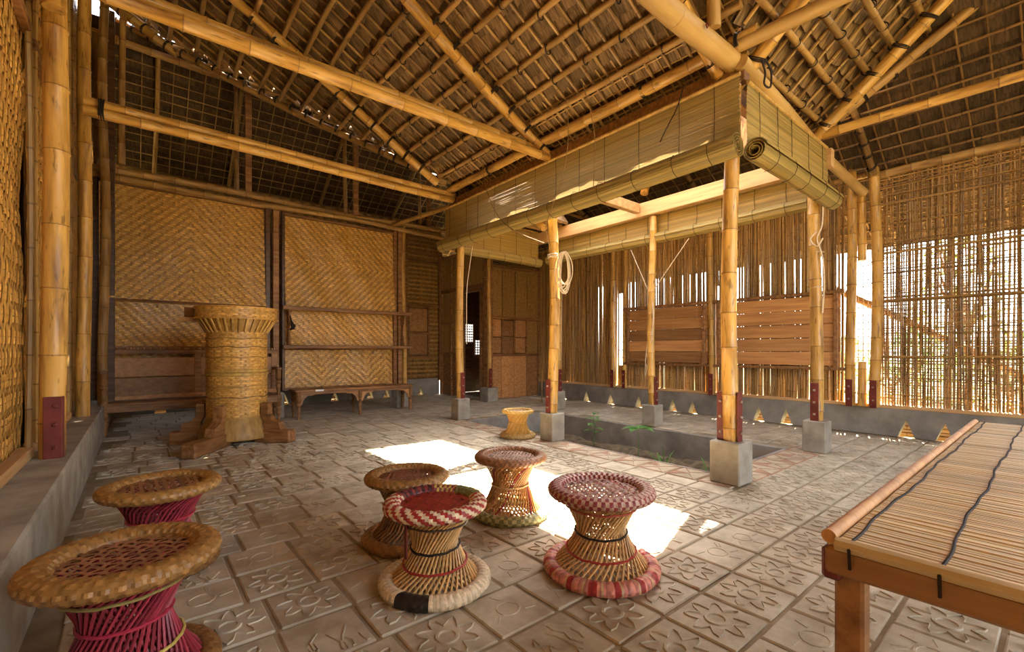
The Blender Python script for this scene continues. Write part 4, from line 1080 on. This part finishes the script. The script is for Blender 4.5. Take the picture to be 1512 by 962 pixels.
while x < TX1:
    put('mat_slat', _sl[R.randrange(5)], t, T((x, 0, tz+R.uniform(-.0012, .0012)))); x += .0142
bx('mat_base', ((TX0+TX1)/2, (TY0+TY1)/2, tz-.014), (TX1-TX0-.01, TY1-TY0-.02, .016), 'matslat', t)
o = pole('edge_pole', (TX0-.005, TY1-.018, tz+.003), (TX1, TY1-.018, tz+.004), .0135, t, 'board', 12, 2.0, knob=1.03, bend=.003)
bx('front_rail', (TX0+.012, (TY0+TY1)/2, tz-.045), (.035, TY1-TY0-.02, .055), 'board', t)
b = B(); b.tube([(TX0-.004, TY1-.03, tz-.008), (TX0-.004, TY0, tz-.008)], .014, 8); put('front_strip', b.mesh('front_strip', 'matslat'), t)
bx('side_rail', ((TX0+TX1)/2, TY1-.020, tz-.055), (TX1-TX0, .035, .065), 'redpaint', t)
bx('side_rail', ((TX0+TX1)/2, TY0+.02, tz-.055), (TX1-TX0, .035, .065), 'redpaint', t); bx('back_rail', (TX1-.02, (TY0+TY1)/2, tz-.055), (.035, TY1-TY0, .065), 'wood', t)
for x in (TX0+.045, TX1-.06):
    for y in (TY1-.045, TY0+.06): bx('leg', (x, y, (tz-.06)/2), (.05, .05, tz-.06), 'wood', t)
for (yy, nm) in ((TY1-.055, 0), (TY1-.185, 1), (TY1-.50, 2), (TY1-.85, 3)):
    pts = [(TX0-.012, yy, tz-.05), (TX0-.018, yy, tz-.01)]; x = TX0+.0
    while x < TX1: pts.append((x, yy+.0035*math.sin(x*9+yy*7)+.0015*math.sin(x*31), tz+.003)); x += .025
    b = B(); b.tube(pts, .0030, 5); put('stitch_cord', b.mesh('stitch_cord', 'cord'), t)

# ---- plants in the sunken bed
def leaf(b, p, d, l, w, droop=.3, col=(1, 1, 1)):
    p = Vector(p); d = Vector(d).normalized(); s = d.cross(Vector((0, 0, 1)))
    if s.length < .1: s = Vector((1, 0, 0))
    s.normalize(); up = s.cross(d); vs = []
    pf = ((0, .05), (.25, .8), (.55, 1), (.8, .6), (1, .03))
    for f, q in pf:
        c = p+d*l*f-Vector((0, 0, 1))*droop*l*f*f
        vs += [c-s*w*q/2+up*.12*w*q, c, c+s*w*q/2+up*.12*w*q]
    fs = []
    for i in range(4):
        a = i*3; fs += [(a, a+1, a+4, a+3), (a+1, a+2, a+5, a+4)]
    b.add(vs, fs, col)
def plant(label, x, y, h, kind):
    t = thing('seedling', label, 'plant', (x, y, -.34), 'seedlings in the bed')
    b = B(); b.tube([(x, y, -.35), (x+.01, y, -.35+h*.5), (x, y+.01, -.35+h)], [.006, .005, .003], 5); put('stem', b.mesh('stem', 'leaf'), t)
    if kind == 'grass':
        for k in range(14):
            a = R.random()*6.28; b = B(); l = R.uniform(.18, .34); e = Vector((x+.18*math.cos(a), y+.18*math.sin(a), -.35+l*.85)); p = Vector((x+.04*math.cos(a), y+.06*math.sin(a), -.35))
            leaf(b, p, e-p, l, .016, .35); put('blade', b.mesh('blade', 'leaf', 60), t)
        return
    for k in range(9 if kind == 'tall' else 6):
        a = k*2.4; zf = (.45+.55*k/8) if kind == 'tall' else .95
        l, w = (.17, .10) if kind == 'tall' else (.24, .15)
        b = B(); leaf(b, (x, y, -.35+h*zf), (math.cos(a), math.sin(a), .35), l, w, .35); put('leaf', b.mesh('leaf', 'leaf', 60), t)
plant('leafy green seedling climbing beside the bed wall', 5.2, 4.43, .50, 'tall')
plant('small broad-leaved sapling with a flat crown in the bed', 5.15, 3.62, .42, 'broad')
plant('tuft of grass blades growing in the soil bed', 5.1, 3.22, .25, 'grass')
plant('thin sprig with narrow blades near the tall pedestal', 5.15, 2.62, .25, 'grass')
pot = B(); pot.tube([(5.58, 1.98, -.12), (5.50, 2.1, -.10), (5.42, 2.2, -.12), (5.40, 2.25, -.17)], .012, 6)
tag(put('iron_pipe', pot.mesh('iron_pipe', 'steel')), 'short rusty pipe bending out of the bed wall', 'pipe')

# ================================================================= OUTSIDE
def shrub(name, label, x, y, h, w, n, mt='leaf_sun', cat='shrub', trunk=.05):
    t = thing(name, label, cat, (x, y, -.6), 'greenery outside the cane screen')
    b = B(); b.tube([(x, y, -.62), (x+.1, y, h*.3), (x, y+.1, h*.7)], [trunk, trunk*.8, trunk*.3], 7)
    for k in range(6):
        a = R.random()*6.28; b.tube([(x, y, h*.25), (x+w*.5*math.cos(a), y+w*.5*math.sin(a), h*R.uniform(.5, .9))], [trunk*.5, trunk*.15], 5)
    put('stem', b.mesh('stem', 'wood'), t)
    b = B()
    for k in range(n):
        a = R.random()*6.28; q = R.random()**.5; z = R.uniform(.15, 1)*h; ww = w*math.sin(pi*min(1, (z/h)*.85+.12))
        p = (x+ww*q*math.cos(a), y+ww*q*math.sin(a), z-.3)
        s = R.uniform(.7, 1.2); leaf(b, p, (R.uniform(-1, 1), R.uniform(-1, 1), R.uniform(-.4, .6)), .13*h**.4, .07*h**.4, .2, (s, s, s*R.uniform(.7, 1)))
    put('foliage', b.mesh('foliage', mt, 0), t, kind='stuff')
shrub('shrub', 'rounded pale bush closest to the cane screen', 11.2, .6, 1.4, 1.0, 700)
shrub('shrub', 'low dry bush beyond the cane screen', 12.5, 2.4, 1.1, 1.1, 600)
shrub('shrub', 'wide yellowish bush far beyond the cane screen', 14.5, -.8, 1.7, 1.5, 900)
shrub('shrub', 'dark bush seen through the slit window', 15.5, 4.2, 1.5, 1.3, 700, 'leaf')
shrub('shrub', 'broad green thicket behind the slender tree', 20.5, 3.2, 2.2, 1.6, 1300, 'leaf')
shrub('shrub', 'olive thicket farthest out in the yard', 24, 6.2, 2.0, 1.8, 1100)
shrub('tree', 'slender open-crowned tree beyond the cane screen', 16.8, 1.7, 5.2, 1.2, 600, 'leaf_sun', 'tree', .12)
shrub('tree', 'larger green tree in the yard beyond the cane screen', 21, -2.4, 5.8, 2.0, 800, 'leaf', 'tree', .14)
